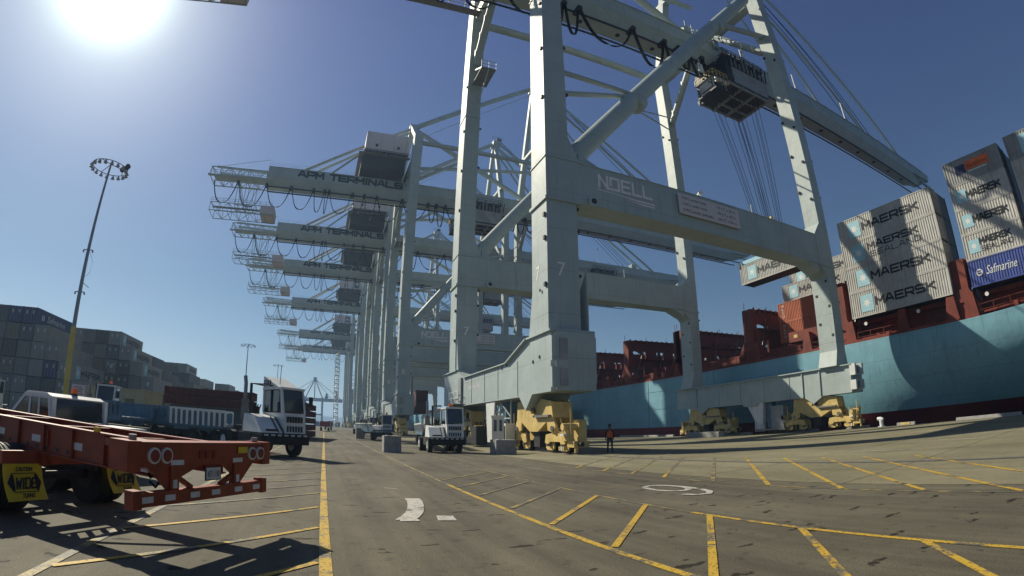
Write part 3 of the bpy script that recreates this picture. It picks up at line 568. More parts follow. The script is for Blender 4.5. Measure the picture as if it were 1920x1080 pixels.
    for i in range(9): b.tube([(50.6+i, 38.45, 53.6), (50.9+i, 38.3, 55.5+random.random())], .12, dark, 4); b.box(50.5+i*.9, 50.9+i*.9, 38.3, 38.5, 53.6, 54.6+random.random()*1.2, grate)
    rail_fence(b, (49.2, 38.4, 55.8), (58.4, 38.4, 55.8), dark, 1.1, 1.0, .05); b.box(49, 58.4, 38.3, 39.4, 55.6, 55.8, grate)
    tr = b.build('trolley', root); tr.location = (53.6-31, 0, 0)
    b = B((-53.6, -YC, 0)); b.box(46.2, 49.0, 39.2, 42.0, 47.7, 50.0, signw); b.box(46.0, 46.2, 39.3, 41.9, 48.2, 49.6, glass); b.box(46.4, 48.8, 39.1, 39.2, 48.4, 49.7, glass); b.box(46.0, 49.1, 38.6, 42.6, 47.5, 47.7, dark)
    rail_fence(b, (46.0, 38.6, 50.0), (49.0, 38.6, 50.0), yellow, 1.1, .8, .05); rail_fence(b, (45.9, 38.6, 50), (45.9, 42.6, 50), yellow, 1.1, .8, .05); b.box(45.9, 49, 38.6, 42.6, 49.95, 50.05, grate)
    for i in range(6): b.box(46.1+.5*i, 46.35+.5*i, 38.4, 38.7, 48.6+.2*(i % 3), 49.5, yellow if i % 2 else white)
    for k in range(4): b.tube([(46.6+.7*k, 40.5, 50), (48.5+.6*k, 41, 53.5)], .1, dark, 5)
    b.build('operator_cab', tr)
    return root
cr7 = crane_proto()
cr7['label'] = 'nearest and largest pale blue gantry crane, numbered 7, lifting a container over the ship'; cr7['group'] = 'ship-to-shore gantry cranes along the quay'
def crane_extra(root, digit, sign=True, star=False):
    b = B(CO)
    for (o, u, hgt, w_) in (((14.75, 28.985, 12.0), (1, 0, 0), 1.0, .62), ((13.985, 30.9, 12.0), (0, -1, 0), 1.0, .62), ((14.9, 52.585, 12.0), (1, 0, 0), 1.0, .62), ((13.985, 54.4, 12.0), (0, -1, 0), .9, .6)):
        b = B(CO); b.text(digit, o, u, (0, 0, 1), hgt, w_, ltr_w); b.build('crane_number', root)
    if sign:
        b = B(CO); b.box(26.4, 33.9, 28.78, 28.9, 19.02, 20.92, signw)
        for i, (l_, r_) in enumerate((('S.W.L under hook', '70 LT x 54 m'), ('S.W.L under hook', '90 LT x 40 m'), ('S.W.L under spreader', '60 LT x 54 m'))):
            zz = 20.42-.56*i; b.text(l_, (26.8, 28.765, zz), (1, 0, 0), (0, 0, 1), .26, 2.9 if i < 2 else 3.6, ltr_k); b.text(r_, (31.0, 28.765, zz), (1, 0, 0), (0, 0, 1), .26, 2.4, ltr_k)
        for x in (27, 30, 33.3): b.box(x, x+.15, 28.9, 29.07, 19.2, 20.7, dark)
        b.build('load_sign', root)
    if star:
        b = B(CO); b.box(10.2, 12.6, 35.0, 35.16, 64.2, 67.6, bluem)
        b.poly([(11.4+(1.1 if k % 2 == 0 else .45)*sin(k*pi/7), 34.97, 65.9+(1.1 if k % 2 == 0 else .45)*cos(k*pi/7)) for k in range(14)], white); b.build('house_emblem', root)
cranes = []
for dy, dig, tx, lab in ((67, '8', 34-31, 'second gantry crane along the quay, numbered 8, first lettered girder behind crane 7'),
                     (101, '9', 89-31, 'third gantry crane along the quay, numbered 9, with its grey trolley out on the boom'),
                     (135, '6', 60-31, 'fourth gantry crane along the quay, just beyond crane 9'),
                     (190, '5', 75-31, 'fifth gantry crane along the quay, nearest with an emblem on its machinery house'),
                     (270, '4', 20-31, 'sixth gantry crane along the quay, faint blue, upper one of the two farthest lettered girders'),
                     (330, '3', 40-31, 'farthest gantry crane along the quay, faintest and lowest lettered girder, beside the stair tower')):
    c = copy_tree(cr7); c.location = (31, YC+dy, 0); c['label'] = lab
    for ch in [x for x in bpy.data.objects if x.parent == c]:
        if ch.name.startswith('trolley'): ch.location.x = tx
    crane_extra(c, dig, dy < 140, dy > 150); cranes.append(c)
crane_extra(cr7, '7')
# stair tower on the farthest crane
b = B(CO)
for x in (6.5, 9.5):
    for y in (28, 31.5): b.tube([(x, y, 0), (x, y, 52)], .22, white, 5)
for k in range(18):
    z = 1.5+2.9*k; b.box(6.3, 9.7, 27.8, 31.7, z, z+.5, white); b.bar((6.5, 29 if k % 2 else 31, z+.3), (9.5, 31 if k % 2 else 29, z+2.9), .9, .25, white)
b.build('stair_tower', cranes[-1])
# hoist ropes of crane 7 are part of its trolley
t7 = [x for x in bpy.data.objects if x.parent == cr7 and x.name.startswith('trolley')][0]
b = B((-53.6, -YC, 0))
for x in (50.8, 51.8, 55.4, 56.4):
    for yy in (39.6, 40.6, 43.6, 44.6): b.tube([(x, yy, 50), (53.6+(x-53.6)*.45, YC-2+(yy-YC)*.55, 27.6)], .035, cable, 4, cap=False)
b.box(52.0, 55.4, 38.3, 42.0, 26.4, 27.6, dark)
for i in range(5): b.box(51.9, 52.1, 38.3+.7*i, 38.6+.7*i, 26.2, 28.1, yellow); b.wheel((52.8+.4*i, 38.9+.6*i, 27.8), .5, .2, (1, 0, 0), dark)
b.build('hoist_rope', t7)
b = B(CO)       # long walkway hung beside the nearest girder
b.box(-14, 13, 45.0, 46.1, 53.2, 53.3, grate); rail_fence(b, (-14, 46.1, 53.3), (13, 46.1, 53.3), signw, 1.1, 2.2, .05); rail_fence(b, (-14, 45.0, 53.3), (13, 45.0, 53.3), signw, 1.1, 2.2, .05); b.build('girder_walkway', cr7)
# small white boards dangling from the girder, and the sheave frame on top of it
for (x, y, z, zt) in ((43.0, 38.5, 49.1, 53.0), (53.8, 38.5, 57.2, 60.5)):
    b = B(CO); b.box(x, x+.9, y, y+.1, z, z+1.6, white); b.box(x+.3, x+.5, y-.02, y, z+1.1, z+1.4, dark); b.tube([(x+.45, y, z+1.6), (x+.1, y+.5, zt+.6)], .03, white, 4); b.tube([(x+.45, y, z+1.6), (x+.9, y+.5, zt+.6)], .03, white, 4); b.build('hanging_board', cr7)
b = B(CO); rail_fence(b, (44.5, 40, 58.6), (50.5, 40, 58.6), white, 1.6, 1.0, .06); rail_fence(b, (44.5, 43.8, 58.6), (50.5, 43.8, 58.6), white, 2.6, 1.2, .06)
for k in range(4): b.tube([(45+1.3*k, 41, 58.5), (45.3+1.3*k, 41.2, 63.2-.4*k)], .12, crane_g, 5); b.bar((45+1.3*k, 41, 59.5+.5*k), (46.6+1.3*k, 43, 60.5), .15, .3, dark)
b.box(43.3, 44.6, 39.9, 41.2, 58.5, 60.0, crane_p); b.build('sheave_frame', cr7)
# ------------------------------------------------------------------ shipping containers
def paint(c, nm, **k): return mat('container_'+nm, c, .55, var=.12, scale=.8, streak=.3, **k)
cgrey = paint((.46, .45, .42), 'pale_grey'); cgrey2 = paint((.27, .275, .27), 'grey'); cdark = paint((.10, .105, .11), 'dark_grey'); cblue = paint((.045, .075, .28), 'blue')
cora = paint((.44, .12, .05), 'orange'); cred = paint((.24, .035, .025), 'maroon'); ctan = paint((.30, .27, .17), 'tan'); cturq = mat('logo_blue', (.30, .52, .60), .6, var=.05); corab = mat('logo_orange', (.75, .16, .04), .6); cnavy = mat('logo_navy', (.03, .04, .12), .6)
def container_parts(Lg, Ht, pnt, brand, corr=True, lite=False):
    """container along local Y, lettered side facing -X, doors facing -Y"""
    W = 1.22; b = B(); D = .045
    n = int(Lg/.28)
    def side(sx):
        y = -Lg/2+.12; vs = []; fs = []
        ys = []
        st = (Lg-.24)/n
        for i in range(n): ys += [(y+i*st, 0), (y+i*st+st*.25, 0), (y+i*st+st*.5, D), (y+i*st+st*.75, D)]
        ys.append((Lg/2-.12, 0))
        for yy, d in ys: vs += [(sx*(W-.01-d), yy, .16), (sx*(W-.01-d), yy, Ht-.10)]
        for i in range(len(ys)-1): fs.append((2*i, 2*i+2, 2*i+3, 2*i+1))
        b.add(vs, fs, pnt)
    if corr and not lite:
        side(-1); b.poly([(W-.01, -Lg/2+.1, .15), (W-.01, Lg/2-.1, .15), (W-.01, Lg/2-.1, Ht-.1), (W-.01, -Lg/2+.1, Ht-.1)], pnt)
        for s in (-1, 1):
            b.box(s*W-.06*(s > 0), s*W+.06*(s < 0), -Lg/2, Lg/2, 0, .16, pnt); b.box(s*W-.06*(s > 0), s*W+.06*(s < 0), -Lg/2, Lg/2, Ht-.1, Ht, pnt)
            for e in (-1, 1): b.box(s*W-.15*(s > 0), s*W+.15*(s < 0), e*Lg/2-.12*(e > 0), e*Lg/2+.12*(e < 0), .16, Ht-.1, pnt)
        b.poly([(-W+.02, Lg/2-.03, .1), (W-.02, Lg/2-.03, .1), (W-.02, Lg/2-.03, Ht-.05), (-W+.02, Lg/2-.03, Ht-.05)], pnt)
        b.poly([(-W+.02, -Lg/2+.1, Ht-.04), (W-.02, -Lg/2+.1, Ht-.04), (W-.02, Lg/2-.1, Ht-.04), (-W+.02, Lg/2-.1, Ht-.04)], pnt)
        b.poly([(-W+.02, -Lg/2+.1, .05), (W-.02, -Lg/2+.1, .05), (W-.02, Lg/2-.1, .05), (-W+.02, Lg/2-.1, .05)], dark)
        b.poly([(-W+.02, -Lg/2+.07, .1), (W-.02, -Lg/2+.07, .1), (W-.02, -Lg/2+.07, Ht-.05), (-W+.02, -Lg/2+.07, Ht-.05)], pnt)
    else:
        b.box(-W+.03, W-.03, -Lg/2+.04, Lg/2-.03, .03, Ht-.03, pnt)
        for s in (-1, 1):
            for e in (-1, 1): b.box(s*W-.12*(s > 0), s*W+.12*(s < 0), e*Lg/2-.1*(e > 0), e*Lg/2+.1*(e < 0), 0, Ht, pnt)
            b.box(s*W-.05*(s > 0), s*W+.05*(s < 0), -Lg/2+.1, Lg/2-.1, 0, .14, pnt); b.box(s*W-.05*(s > 0), s*W+.05*(s < 0), -Lg/2+.1, Lg/2-.1, Ht-.1, Ht, pnt)
        if not lite:
            for i in range(int(Lg/.56)): b.box(W-.04, W-.005, -Lg/2+.2+i*.56, -Lg/2+.45+i*.56, .16, Ht-.12, pnt)
    xf = -W-.006; u = (0, -1, 0); v = (0, 0, 1)
    def T(t, y0, z0, h, wd, m=ltr_k, it=0): b.text(t, (xf, y0, z0), u, v, h, wd, m, it)
    def TB(t, y0, z0, h, wd, th=.21): b.block(t, (xf, y0, z0), u, v, h, wd, ltr_k, th, .3)
    def star(y, z, r, sq=True):
        if sq: b.poly([(xf+.002, y+r*1.35, z-r*1.55), (xf+.002, y-r*1.35, z-r*1.55), (xf+.002, y-r*1.35, z+r*1.55), (xf+.002, y+r*1.35, z+r*1.55)], cturq)
        b.poly([(xf-.004, y-(r if k % 2 == 0 else r*.38)*sin(k*pi/7), z+(r if k % 2 == 0 else r*.38)*cos(k*pi/7)) for k in range(14)], white)
    k = Lg/12.19
    if brand == 'MAERSK': star(Lg*.32, Ht*.5, .6*min(1, k+.2)); TB('MAERSK', Lg*.225, Ht*.5-.48*(.6+.4*k), .95*(.6+.4*k), Lg*.585)
    elif brand == 'MAERSK SEALAND': star(Lg*.32, Ht*.5, .6*min(1, k+.2)); TB('MAERSK', Lg*.215, Ht*.5+.02, .82*(.6+.4*k), Lg*.52); TB('SEALAND', Lg*.20, Ht*.5-.85*(.6+.4*k), .62*(.6+.4*k), Lg*.52, .13)
    elif brand == 'SAFMARINE':
        T('Safmarine', Lg*.22, Ht*.5-.35, 1.0*(.6+.4*k), Lg*.50, white, .25); b.wheel((xf, Lg*.33, Ht*.5), .42*(.6+.4*k), .01, (1, 0, 0), white); b.box(xf-.012, xf-.008, Lg*.33-.2, Lg*.33+.2, Ht*.5-.16, Ht*.5-.02, pnt); b.box(xf-.012, xf-.008, Lg*.33-.2, Lg*.33+.2, Ht*.5+.06, Ht*.5+.2, pnt)
    elif brand == 'P&O':
        b.box(xf, xf+.01, Lg*.12, Lg*.30, Ht*.35, Ht*.72, cnavy); T('P&O', Lg*.285, Ht*.43, .5, Lg*.14, white); b.box(xf, xf+.01, -Lg*.30, Lg*.11, Ht*.42, Ht*.78, corab); T('Nedlloyd', Lg*.09, Ht*.47, .5, Lg*.36, white); b.box(xf, xf+.01, -Lg*.25, Lg*.08, Ht*.33, Ht*.37, white)
    elif brand == 'CODE': 
        for i, ch in enumerate('HLCU'): T(ch, Lg*.44, Ht*.78-i*.5, .36, .34, white)
    d = B()
    if not lite:
        for s in (-1, 1): d.box(s*W*.5-W*.47, s*W*.5+W*.47, -Lg/2-.01, -Lg/2+.05, .14, Ht-.12, pnt)
        for x in (-.85, -.35, .35, .85): d.tube([(x, -Lg/2-.04, .12), (x, -Lg/2-.04, Ht-.1)], .025, steel, 5)
    return b.mesh('container_wall'), (d.mesh('door_panel') if not lite else None)
CM = {}
SHK = 1.054      # ship's boxes stand in the ship's own frame: a slightly larger hull, a little farther off the quay
def on_ship(x, y, z): return (54.28+(x-51.5)*SHK, y*SHK, -2.83+(z+2.6)*SHK)
def container(name, loc, Lg, Ht, pnt, brand, label, group, rz=0, lite=False, corr=True):
    if group == 'containers stacked on the ship':
        o = container(name, on_ship(*loc), Lg, Ht, pnt, brand, label, None, rz, lite, corr); o['group'] = group; o.scale = (SHK,)*3; return o
    key = (Lg, Ht, pnt.name, brand, lite, corr)
    if key not in CM: CM[key] = container_parts(Lg, Ht, pnt, brand, corr, lite)
    wmesh, dmesh = CM[key]
    if dmesh is None:
        o = bpy.data.objects.new(name, wmesh); col.objects.link(o); o.location = loc; o.rotation_euler = (0, 0, rz); return tag(o, label, 'container', group)
    t = thing(name, label, 'container', loc, rz, group)
    for nm, me in (('container_wall', wmesh), ('door', dmesh)):
        o = bpy.data.objects.new(nm, me); col.objects.link(o); o.parent = t
    return t
SN = 'shipping_container'
# big Maersk stack amidships
gA = 'containers stacked on the ship'
for i, (br, lb) in enumerate((('MAERSK', 'lowest of the four pale lettered containers in the stack right of the crane leg'), ('MAERSK', 'pale container directly below the one with two lines of lettering, four-high stack'), ('MAERSK SEALAND', 'long pale container with two lines of lettering, second from the stack top'), ('MAERSK', 'top container of the four-high pale stack under the boom tip'))):
    container(SN, (52.75, 22.25, 11.85+2.87*i), 12.19, 2.85, cgrey, br, lb, gA)
for i, (c, br, lb) in enumerate(((cblue, 'SAFMARINE', 'blue container with white script lettering at the bottom of the five-high ship stack'), (cgrey, 'MAERSK SEALAND', 'short pale container with two lines of lettering, directly on the blue one'), (cgrey, 'MAERSK', 'short pale lettered container in the middle of the five-high ship stack'), (cgrey, 'MAERSK', 'short pale container just under the one with the orange patch'), (cgrey2, 'P&O', 'grey container with an orange patch on top of the five-high ship stack'))):
    container(SN, (52.75, 11.03, 11.95+2.58*i), 6.06, 2.56, c, br, lb, gA)
for i, (c, br, lb) in enumerate(((cgrey2, '', 'grey container at the bottom of the stack nearest the right edge'), (cgrey, '', 'pale container second from the bottom at the right picture edge'), (cgrey, 'MAERSK', 'pale container third from the bottom at the right picture edge'), (cgrey, 'MAERSK', 'pale container fourth from the bottom at the right picture edge'), (cgrey2, 'MAERSK', 'dark grey container with a star, topmost at the right picture edge'))):
    container(SN, (52.75, 1.2, 11.95+2.62*i), 12.19, 2.6, c, br, lb, gA)
# rows farther inboard, seen over and between the outer ones
for i in range(4): container(SN, (55.25, 22.25, 11.85+2.87*i), 12.19, 2.85, cdark, '', 'shade-darkened container hidden behind the pale four-high stack, %s in its column' % ORD[i], gA, lite=True)  # dark paint stands in for the shade between the stacks
for i in range(5): container(SN, (55.25, 11.03, 11.95+2.58*i), 6.06, 2.56, cdark, '', 'shade-darkened container behind the five-high ship stack, %s in its column' % ORD[i], gA, lite=True)  # same dark paint in place of the stack-gap shade
for i in range(2): container(SN, (57.9, 36.95, 11.9+2.78*i), 12.19, 2.75, cora, 'CODE', ('lower' if i == 0 else 'upper')+' of the two orange containers on the ship behind the crane leg', gA)
for i, (x, br, lb) in enumerate(((62.8, 'MAERSK', 'pale lettered container on the ship just above and behind the orange pair'), (65.3, 'MAERSK', 'pale container with star, topmost behind the crane leg'))):
    container(SN, (x, 39.4, 18.75 if i == 0 else 21.4), 12.19, 2.6, cgrey, br, lb, gA)
for i in range(3): container(SN, (62.8, 39.4, 10.9+2.61*i), 12.19, 2.6, cora if i < 2 else cgrey, '', '%s container of the column under the pale lettered one, behind the orange pair' % ORD[i], gA, lite=True)
for i in range(4): container(SN, (65.4, 39.4, 10.9+2.61*i), 12.19, 2.6, cgrey2, '', '%s container of the inboard column behind the pale lettered container' % ORD[i], gA, lite=True)
# the one hanging from crane 7, with its spreader
container(SN, (53.6, 39.6, 20.35), 12.19, 2.75, cgrey, 'MAERSK', 'pale lettered container hanging from the crane beside the waterside leg', 'containers held by cranes')
sp = thing('spreader', 'turquoise lifting spreader on top of the container hung from crane 7', 'spreader', (53.6, 39.6, 23.15))
b = B(); b.box(-.7, .7, -5.8, 5.8, .25, .8, cturq); b.build('spreader_beam', sp)
for e in (-1, 1):
    b = B(); b.box(-1.22, 1.22, e*5.9-.2, e*5.9+.2, .0, .45, cturq)
    for s in (-1, 1): b.box(s*1.22-.08, s*1.22+.08, e*6.05-.15, e*6.05+.15, -.35, .5, dark)
    b.build('end_beam', sp)
b = B(); b.box(-1.1, 1.1, -2.2, 2.2, .8, 1.5, dark); b.box(-.5, .5, -1.2, 1.2, 1.5, 3.3, yellow); b.build('head_block', sp)
# red one hanging far off under crane 8
cmar = paint((.085, .022, .018), 'shaded_maroon')  # red darkened in the paint to stand in for shade
for i in range(2): container(SN, (19.3, 98+6.1, 4.55+2.35*i), 12.19, 2.3, cmar, '', '%s maroon container of the shaded pair beyond the nearest tractor under the cranes' % ('lower', 'upper')[i], 'containers held by cranes', lite=True)

# ------------------------------------------------------------------ container ship
ship = thing('container_ship', 'huge light blue container ship with red bottom moored along the quay', 'ship', on_ship(51.5, 60, -2.6)); ship.scale = (SHK,)*3
SO = (-51.5, -60, 2.6)
def deckz(y): return 9.2 if y > 16 else 9.2+.0125*(16-y)**1.55
def xtop(y): return 51.5 if y > -6 else 51.5+.012*(-6-y)**2
def xlow(y): return 51.6 if y > 38 else 51.6+.046*(38-y)**1.75
def xmid(y, t):      # t 0 at the waterline, 1 at deck
    a, c = xlow(y), xtop(y); return a+(c-a)*(1-(1-t)**2.2)
rows = [-6.5, -2.6, 0, 1.35, 1.352, 3, 4.6, 6.2, 7.6, 8.8, 1e9]
ys = [330, 300, 250, 200, 150, 110, 80, 60, 45, 38, 34]+[34-2*i for i in range(1, 40)]
def hull(z0, z1, m, nz):
    vs = []; fs = []
    for y in ys:
        zt = deckz(y)
        for k in range(nz+1):
            z = (z0 if z0 > -99 else 0)+((z1 if z1 < 99 else zt)-z0)*k/nz; t = max(0, min(1, (z+2.6)/(zt+2.6))); vs.append((xmid(y, t), y, z))
    for i in range(len(ys)-1):
        for k in range(nz): fs.append((i*(nz+1)+k, (i+1)*(nz+1)+k, (i+1)*(nz+1)+k+1, i*(nz+1)+k+1))
    return B(SO).add(vs, fs, m)
b = hull(1.35, 999, hullb, 10)
b.poly([(51.5, 330, 9.2), (94, 330, 9.2), (94, -40, 9.2), (58, -40, 9.2), (51.5, -6, 9.2)], shipred); b.poly([(94, 330, -3), (94, -40, -3), (94, -40, 9.2), (94, 330, 9.2)], hullb)
b.build('hull', ship, True)
b = hull(-6.5, 1.35, hullr, 4); b.poly([(94, 330, -6), (94, -40, -6), (94, -40, 1.35), (94, 330, 1.35)], hullr); b.build('boot_topping', ship, True)
b = B(SO)
for z in (4.4, 7.3): b.tube([(51.47, 330, z), (51.47, 36, z)], .02, hullb, 4)
for y in (100, 84, 68, 52, 37): b.box(51.44, 51.5, y-.02, y+.02, 1.4, 9.1, hullb)
b.build('weld_seam', ship)
b = B(SO)  # deck edge rail, coaming and hatch covers
b.box(51.55, 51.75, 16, 330, 9.2, 9.5, shipred)
b.box(54.0, 93, 16, 330, 9.2, 10.4, shipred)
for i in range(22):
    y = 29.9+i*14.6; b.box(54.3, 93, y+.9, y+13.5, 10.4, 11.0, shipred)
for (y0, y1) in ((15.4, 29.2), (1, 14.4), (-14, .5)): b.box(54.2, 92, y0+.4, y1-.4, 9.6, 11.6, shipred); b.box(53.2, 54.4, y0+.6, y1-.6, 11.3, 11.75, shipred)
y = 15
b.build('hatch_cover', ship)
for y in (16.6, 22.2, 28.9, 8.2, 14.6, 1.4, 43.6, 35.2, 60.5, 66.0, 81, 96):   # stanchion posts at the ship's side
    b = B(SO); tp = 11.7 if y < 44 else 11.4
    b.prism([(y-.42, tp), (y+.42, tp), (y+.75, deckz(y)+.0), (y-.75, deckz(y)+.0)], 0, 51.62, 52.5, shipred); b.build('stanchion', ship)
for (y0, y1) in ((17.5, 21.5), (23, 28), (30, 43), (45.5, 55), (61, 74), (76, 89), (9, 14), (2.5, 7.5)):
    b = B(SO); 
    n = max(2, int((y1-y0)/1.6))
    for i in range(n+1):
        yy = y0+(y1-y0)*i/n; b.tube([(51.75, yy, deckz(yy)), (51.75, yy, deckz(yy)+1.1)], .03, shipred, 4)
    for h in (.55, 1.1): b.tube([(51.75, y0, deckz(y0)+h), (51.75, y1, deckz(y1)+h)], .03, shipred, 4)
    b.tube([(52.1, y0, deckz(y0)+.35), (52.1, y1, deckz(y1)+.35)], .12, shipred, 6); b.box(51.7, 51.95, y0+1, y0+1.4, deckz(y0), deckz(y0)+.5, shipred); b.wheel((51.8, y1-1.2, deckz(y1)+1.9), .2, .1, (1, 0, 0), white)
    b.build('side_rail', ship)
def lashing_bridge(y, zt, x1=92, solid=True):
    b = B(SO); t = .5; z0 = 9.2
    b.box(52.1, 53.2, y-t, y+t+.6, z0, zt, shipred)                      # outer post
    b.prism([(y-.5, 12.2), (y-1.5, 10.3), (y-1.6, 9.2), (y-.9, 9.2), (y-.9, 10.2), (y-.5, 10.9), (y+1.1, 10.9), (y+1.4, 10.2), (y+1.4, 9.2), (y+2.2, 9.2), (y+2.2, 10.4), (y+1.1, 12.2)], 0, 51.95, 53.3, shipred)
    # wall with arched and slotted openings: built as posts and bands so the sky shows through
    bands = [(zt-1.9, zt), (12.9, 14.0), (9.2, 10.9)]
    for a_, c_ in bands: b.box(53.2, x1, y-.18, y+.18, a_, c_, shipred)
    x = 53.2; i = 0; random.seed(int(y*7))
    while x < x1:
        wpost = [2.2, 2.6, .5, 2.4][i % 4] if i % 5 else .4; gap = [1.7, .45, .45, .8, .5, 1.5][i % 6] if i else 2.3
        x2 = min(x1, x+gap); 
        if i in (0, 9): 
            n = 8; r = gap
            b.add([(x2+.01, y-.18, zt-1.9)]+[(x+r*sin(k*pi/2/n), y-.18, 14.0+(zt-15.9)*cos(k*pi/2/n)) for k in range(n+1)], [(0, k, k+1) for k in range(1, n+1)], shipred)
        b.box(x2, min(x1, x2+wpost), y-.17, y+.17, 13.9, zt-1.8, shipred)
        if i % 3: b.box(x, x2+wpost if i % 2 else x2+wpost*.7, y-.16, y+.16, 10.9, 12.95, shipred)
        x = x2+wpost; i += 1
    b.box(53.2, x1, y-.9, y+.9, 14.0, 14.08, shipred); b.box(53.2, x1, y-.9, y+.9, zt-.1, zt, shipred)
    for k in range(int((x1-52)/1.25)):
        xx = 52.3+1.25*k; b.box(xx, xx+.2, y-.95, y-.75, zt-.5, zt+.12, shipred)
        if k % 4 == 0: b.tube([(xx, y+.8, zt), (xx, y+.8, zt+1.1)], .04, shipred, 4)
    for k in range(6): b.bar((54+5*k, y-.3, 11), (55.4+5*k, y-.5, 15.6), .08, .08, steel)
    for h in (.9,): b.tube([(53.2, y-.9, 14.08+h), (x1, y-.9, 14.08+h)], .04, shipred, 4)
    b.build('lashing_bridge', ship)
for y, zt in ((104.5, 17.5), (89.7, 17.5), (74.9, 17.5), (60.3, 16.6), (55.6, 16.6) if False else (59.8, 16.6), (44.9, 16.7), (29.9, 16.5), (15.1, 15.2), (0.0, 15.2)): lashing_bridge(y, zt)
b = B(SO); b.box(52.6, 55.5, 32, 38.6, 11.0, 12.3, shipred); b.box(52.57, 52.6, 33, 33.6, 11.5, 11.9, yellow); b.box(52.57, 52.6, 37.2, 37.8, 11.5, 11.9, yellow); b.build('deck_locker', ship)

# ------------------------------------------------------------------ quay edge furniture
for i, (y0, y1) in enumerate(((60, 75), (44, 56), (33.5, 41), (26.8, 29.6), (21.4, 23.4), (10.8, 17.0), (-2, 4))):
    b = B(); z = gz(50.2); b.prism([(50.0, z), (50.08, z+.3), (50.42, z+.3), (50.5, z)], 1, y0, y1, conc)
    o = b.build('kerb_block'); tag(o, ['long grey kerb beam on the quay edge, farthest along the ship', 'grey kerb beam on the quay edge beyond the far waterside leg', 'grey kerb beam on the quay edge between the two waterside bogies', 'low kerb beam at the quay edge just left of the white bollard', 'short kerb beam with a yellow painted patch on the quay edge', 'long bare concrete kerb beam on the quay edge under the blue bow', 'kerb beam on the quay edge outside the right of the picture'][i], 'kerb', 'kerb beams on the quay edge')
    if i == 4: b = B(); b.box(49.99, 50.03, 21.9, 22.9, z+.05, z+.28, yellow); p = b.build('yellow_patch', o)
bo = thing('bollard', 'white mooring bollard with a bent head on the quay edge', 'bollard', (49.9, 25.1, gz(49.9)))
b = B(); b.tube([(0, 0, 0), (0, 0, .08)], .42, white, 14); b.tube([(0, 0, .05), (0, 0, .55), (0, .02, .75)], .2, white, 14, .24); b.build('post', bo, True)
b = B(); b.tube([(0, -.18, .72), (0, .1, .86), (0, .42, .84)], .2, white, 12); b.build('head', bo, True)
# grey barrier blocks by the waterside far bogie
for i, y in enumerate((47.0,)): tag(B().box(44.0, 45.0, 44, 50, gz(44)-.0, .55, conc).build('barrier_block'), 'low grey barrier on the apron near the far waterside bogie', 'barrier')
# ------------------------------------------------------------------ container yard on the left
gY = 'containers stacked in the yard'
BAY = ['nearest', 'second', 'third', 'fourth', 'fifth', 'sixth', 'seventh', 'eighth', 'ninth']
cols_ = [cdark, cgrey2, cdark, cgrey2, ctan, cgrey2, cdark, cgrey2]
random.seed(11)
ymats = [paint((.19, .185, .175), 'yard_grey'), paint((.28, .275, .25), 'yard_pale'), paint((.115, .12, .125), 'yard_dark'), paint((.10, .085, .08), 'yard_brown'), paint((.19, .18, .13), 'yard_tan'), paint((.045, .06, .15), 'yard_blue')]
BL = [  # y0, tiers, x of top tier's right side, step to the right per tier down, columns, length
    (76.1, 6, -47.8, 2.5, 8), (92.7, 6, -39.9, 2.5, 5), (109.3, 5, -38.5, 2.5, 4), (127, 6, -46.0, 2.5, 3), (141, 6, -40.0, 1.2, 5), (157, 5, -38, 1.2, 2), (173, 5, -33.4, 0.6, 2), (189, 4, -34, .6, 2), (206, 5, -36, .6, 2)]
for bi, (y0, nt, xt, stp, nc) in enumerate(BL):
    for t in range(nt):            # t=0 is the ground tier
        xr = xt+stp*(nt-1-t)
        for c in range(nc):
            if bi == 0: xr_c = xr-2.56*c
            else: xr_c = xr-2.56*c
            mt = random.choice(ymats[:4] if (t+c) % 3 else ymats); br = ''
            if c == 0:
                br = 'MAERSK' if (bi, t) in ((0, 2), (1, 5), (1, 4), (1, 3), (3, 4), (4, 5)) else ''
                if (bi, t) == (0, 5): br, mt = 'SAFMARINE', ymats[5]
                elif br: mt = ymats[1]
            if (bi, c, t) == (0, 2, 4): mt = ymats[4]
            lab = '%s%s container, %s tier up, column %d from the road, %s yard block' % ('lettered ' if br else '', 'blue' if mt is ymats[5] else 'grey', ORD[t] if t else 'first', c+1, BAY[bi])
            # lettered side faces the road: turn the container round
            container('yard_container', (xr_c-1.22, y0+6.1, 2.6*t), 12.19, 2.53, mt, br, lab, gY, rz=pi, lite=True)
# door-end details (white id marks) on the nearest block as parts of those containers
k = 0
for o in list(bpy.data.objects):
    if o.name.startswith('yard_container') and o.location.y < 100 and o.location.y > 70:
        k += 1
        b = B(); 
        for x in (-.85, -.3, .3, .85): b.tube([(x, 6.12, .15), (x, 6.12, 2.45)], .03, steel, 4)
        if k % 4 in (1, 2): b.box(-.7, -.5, 6.1, 6.13, 1.5, 2.0, tapew); b.box(.45, .65, 6.1, 6.13, 1.4, 2.0, tapew)
        if k % 7 == 3: b.box(-.4, .1, 6.1, 6.13, 1.0, 1.7, tapew)
        b.build('locking_bar', o)

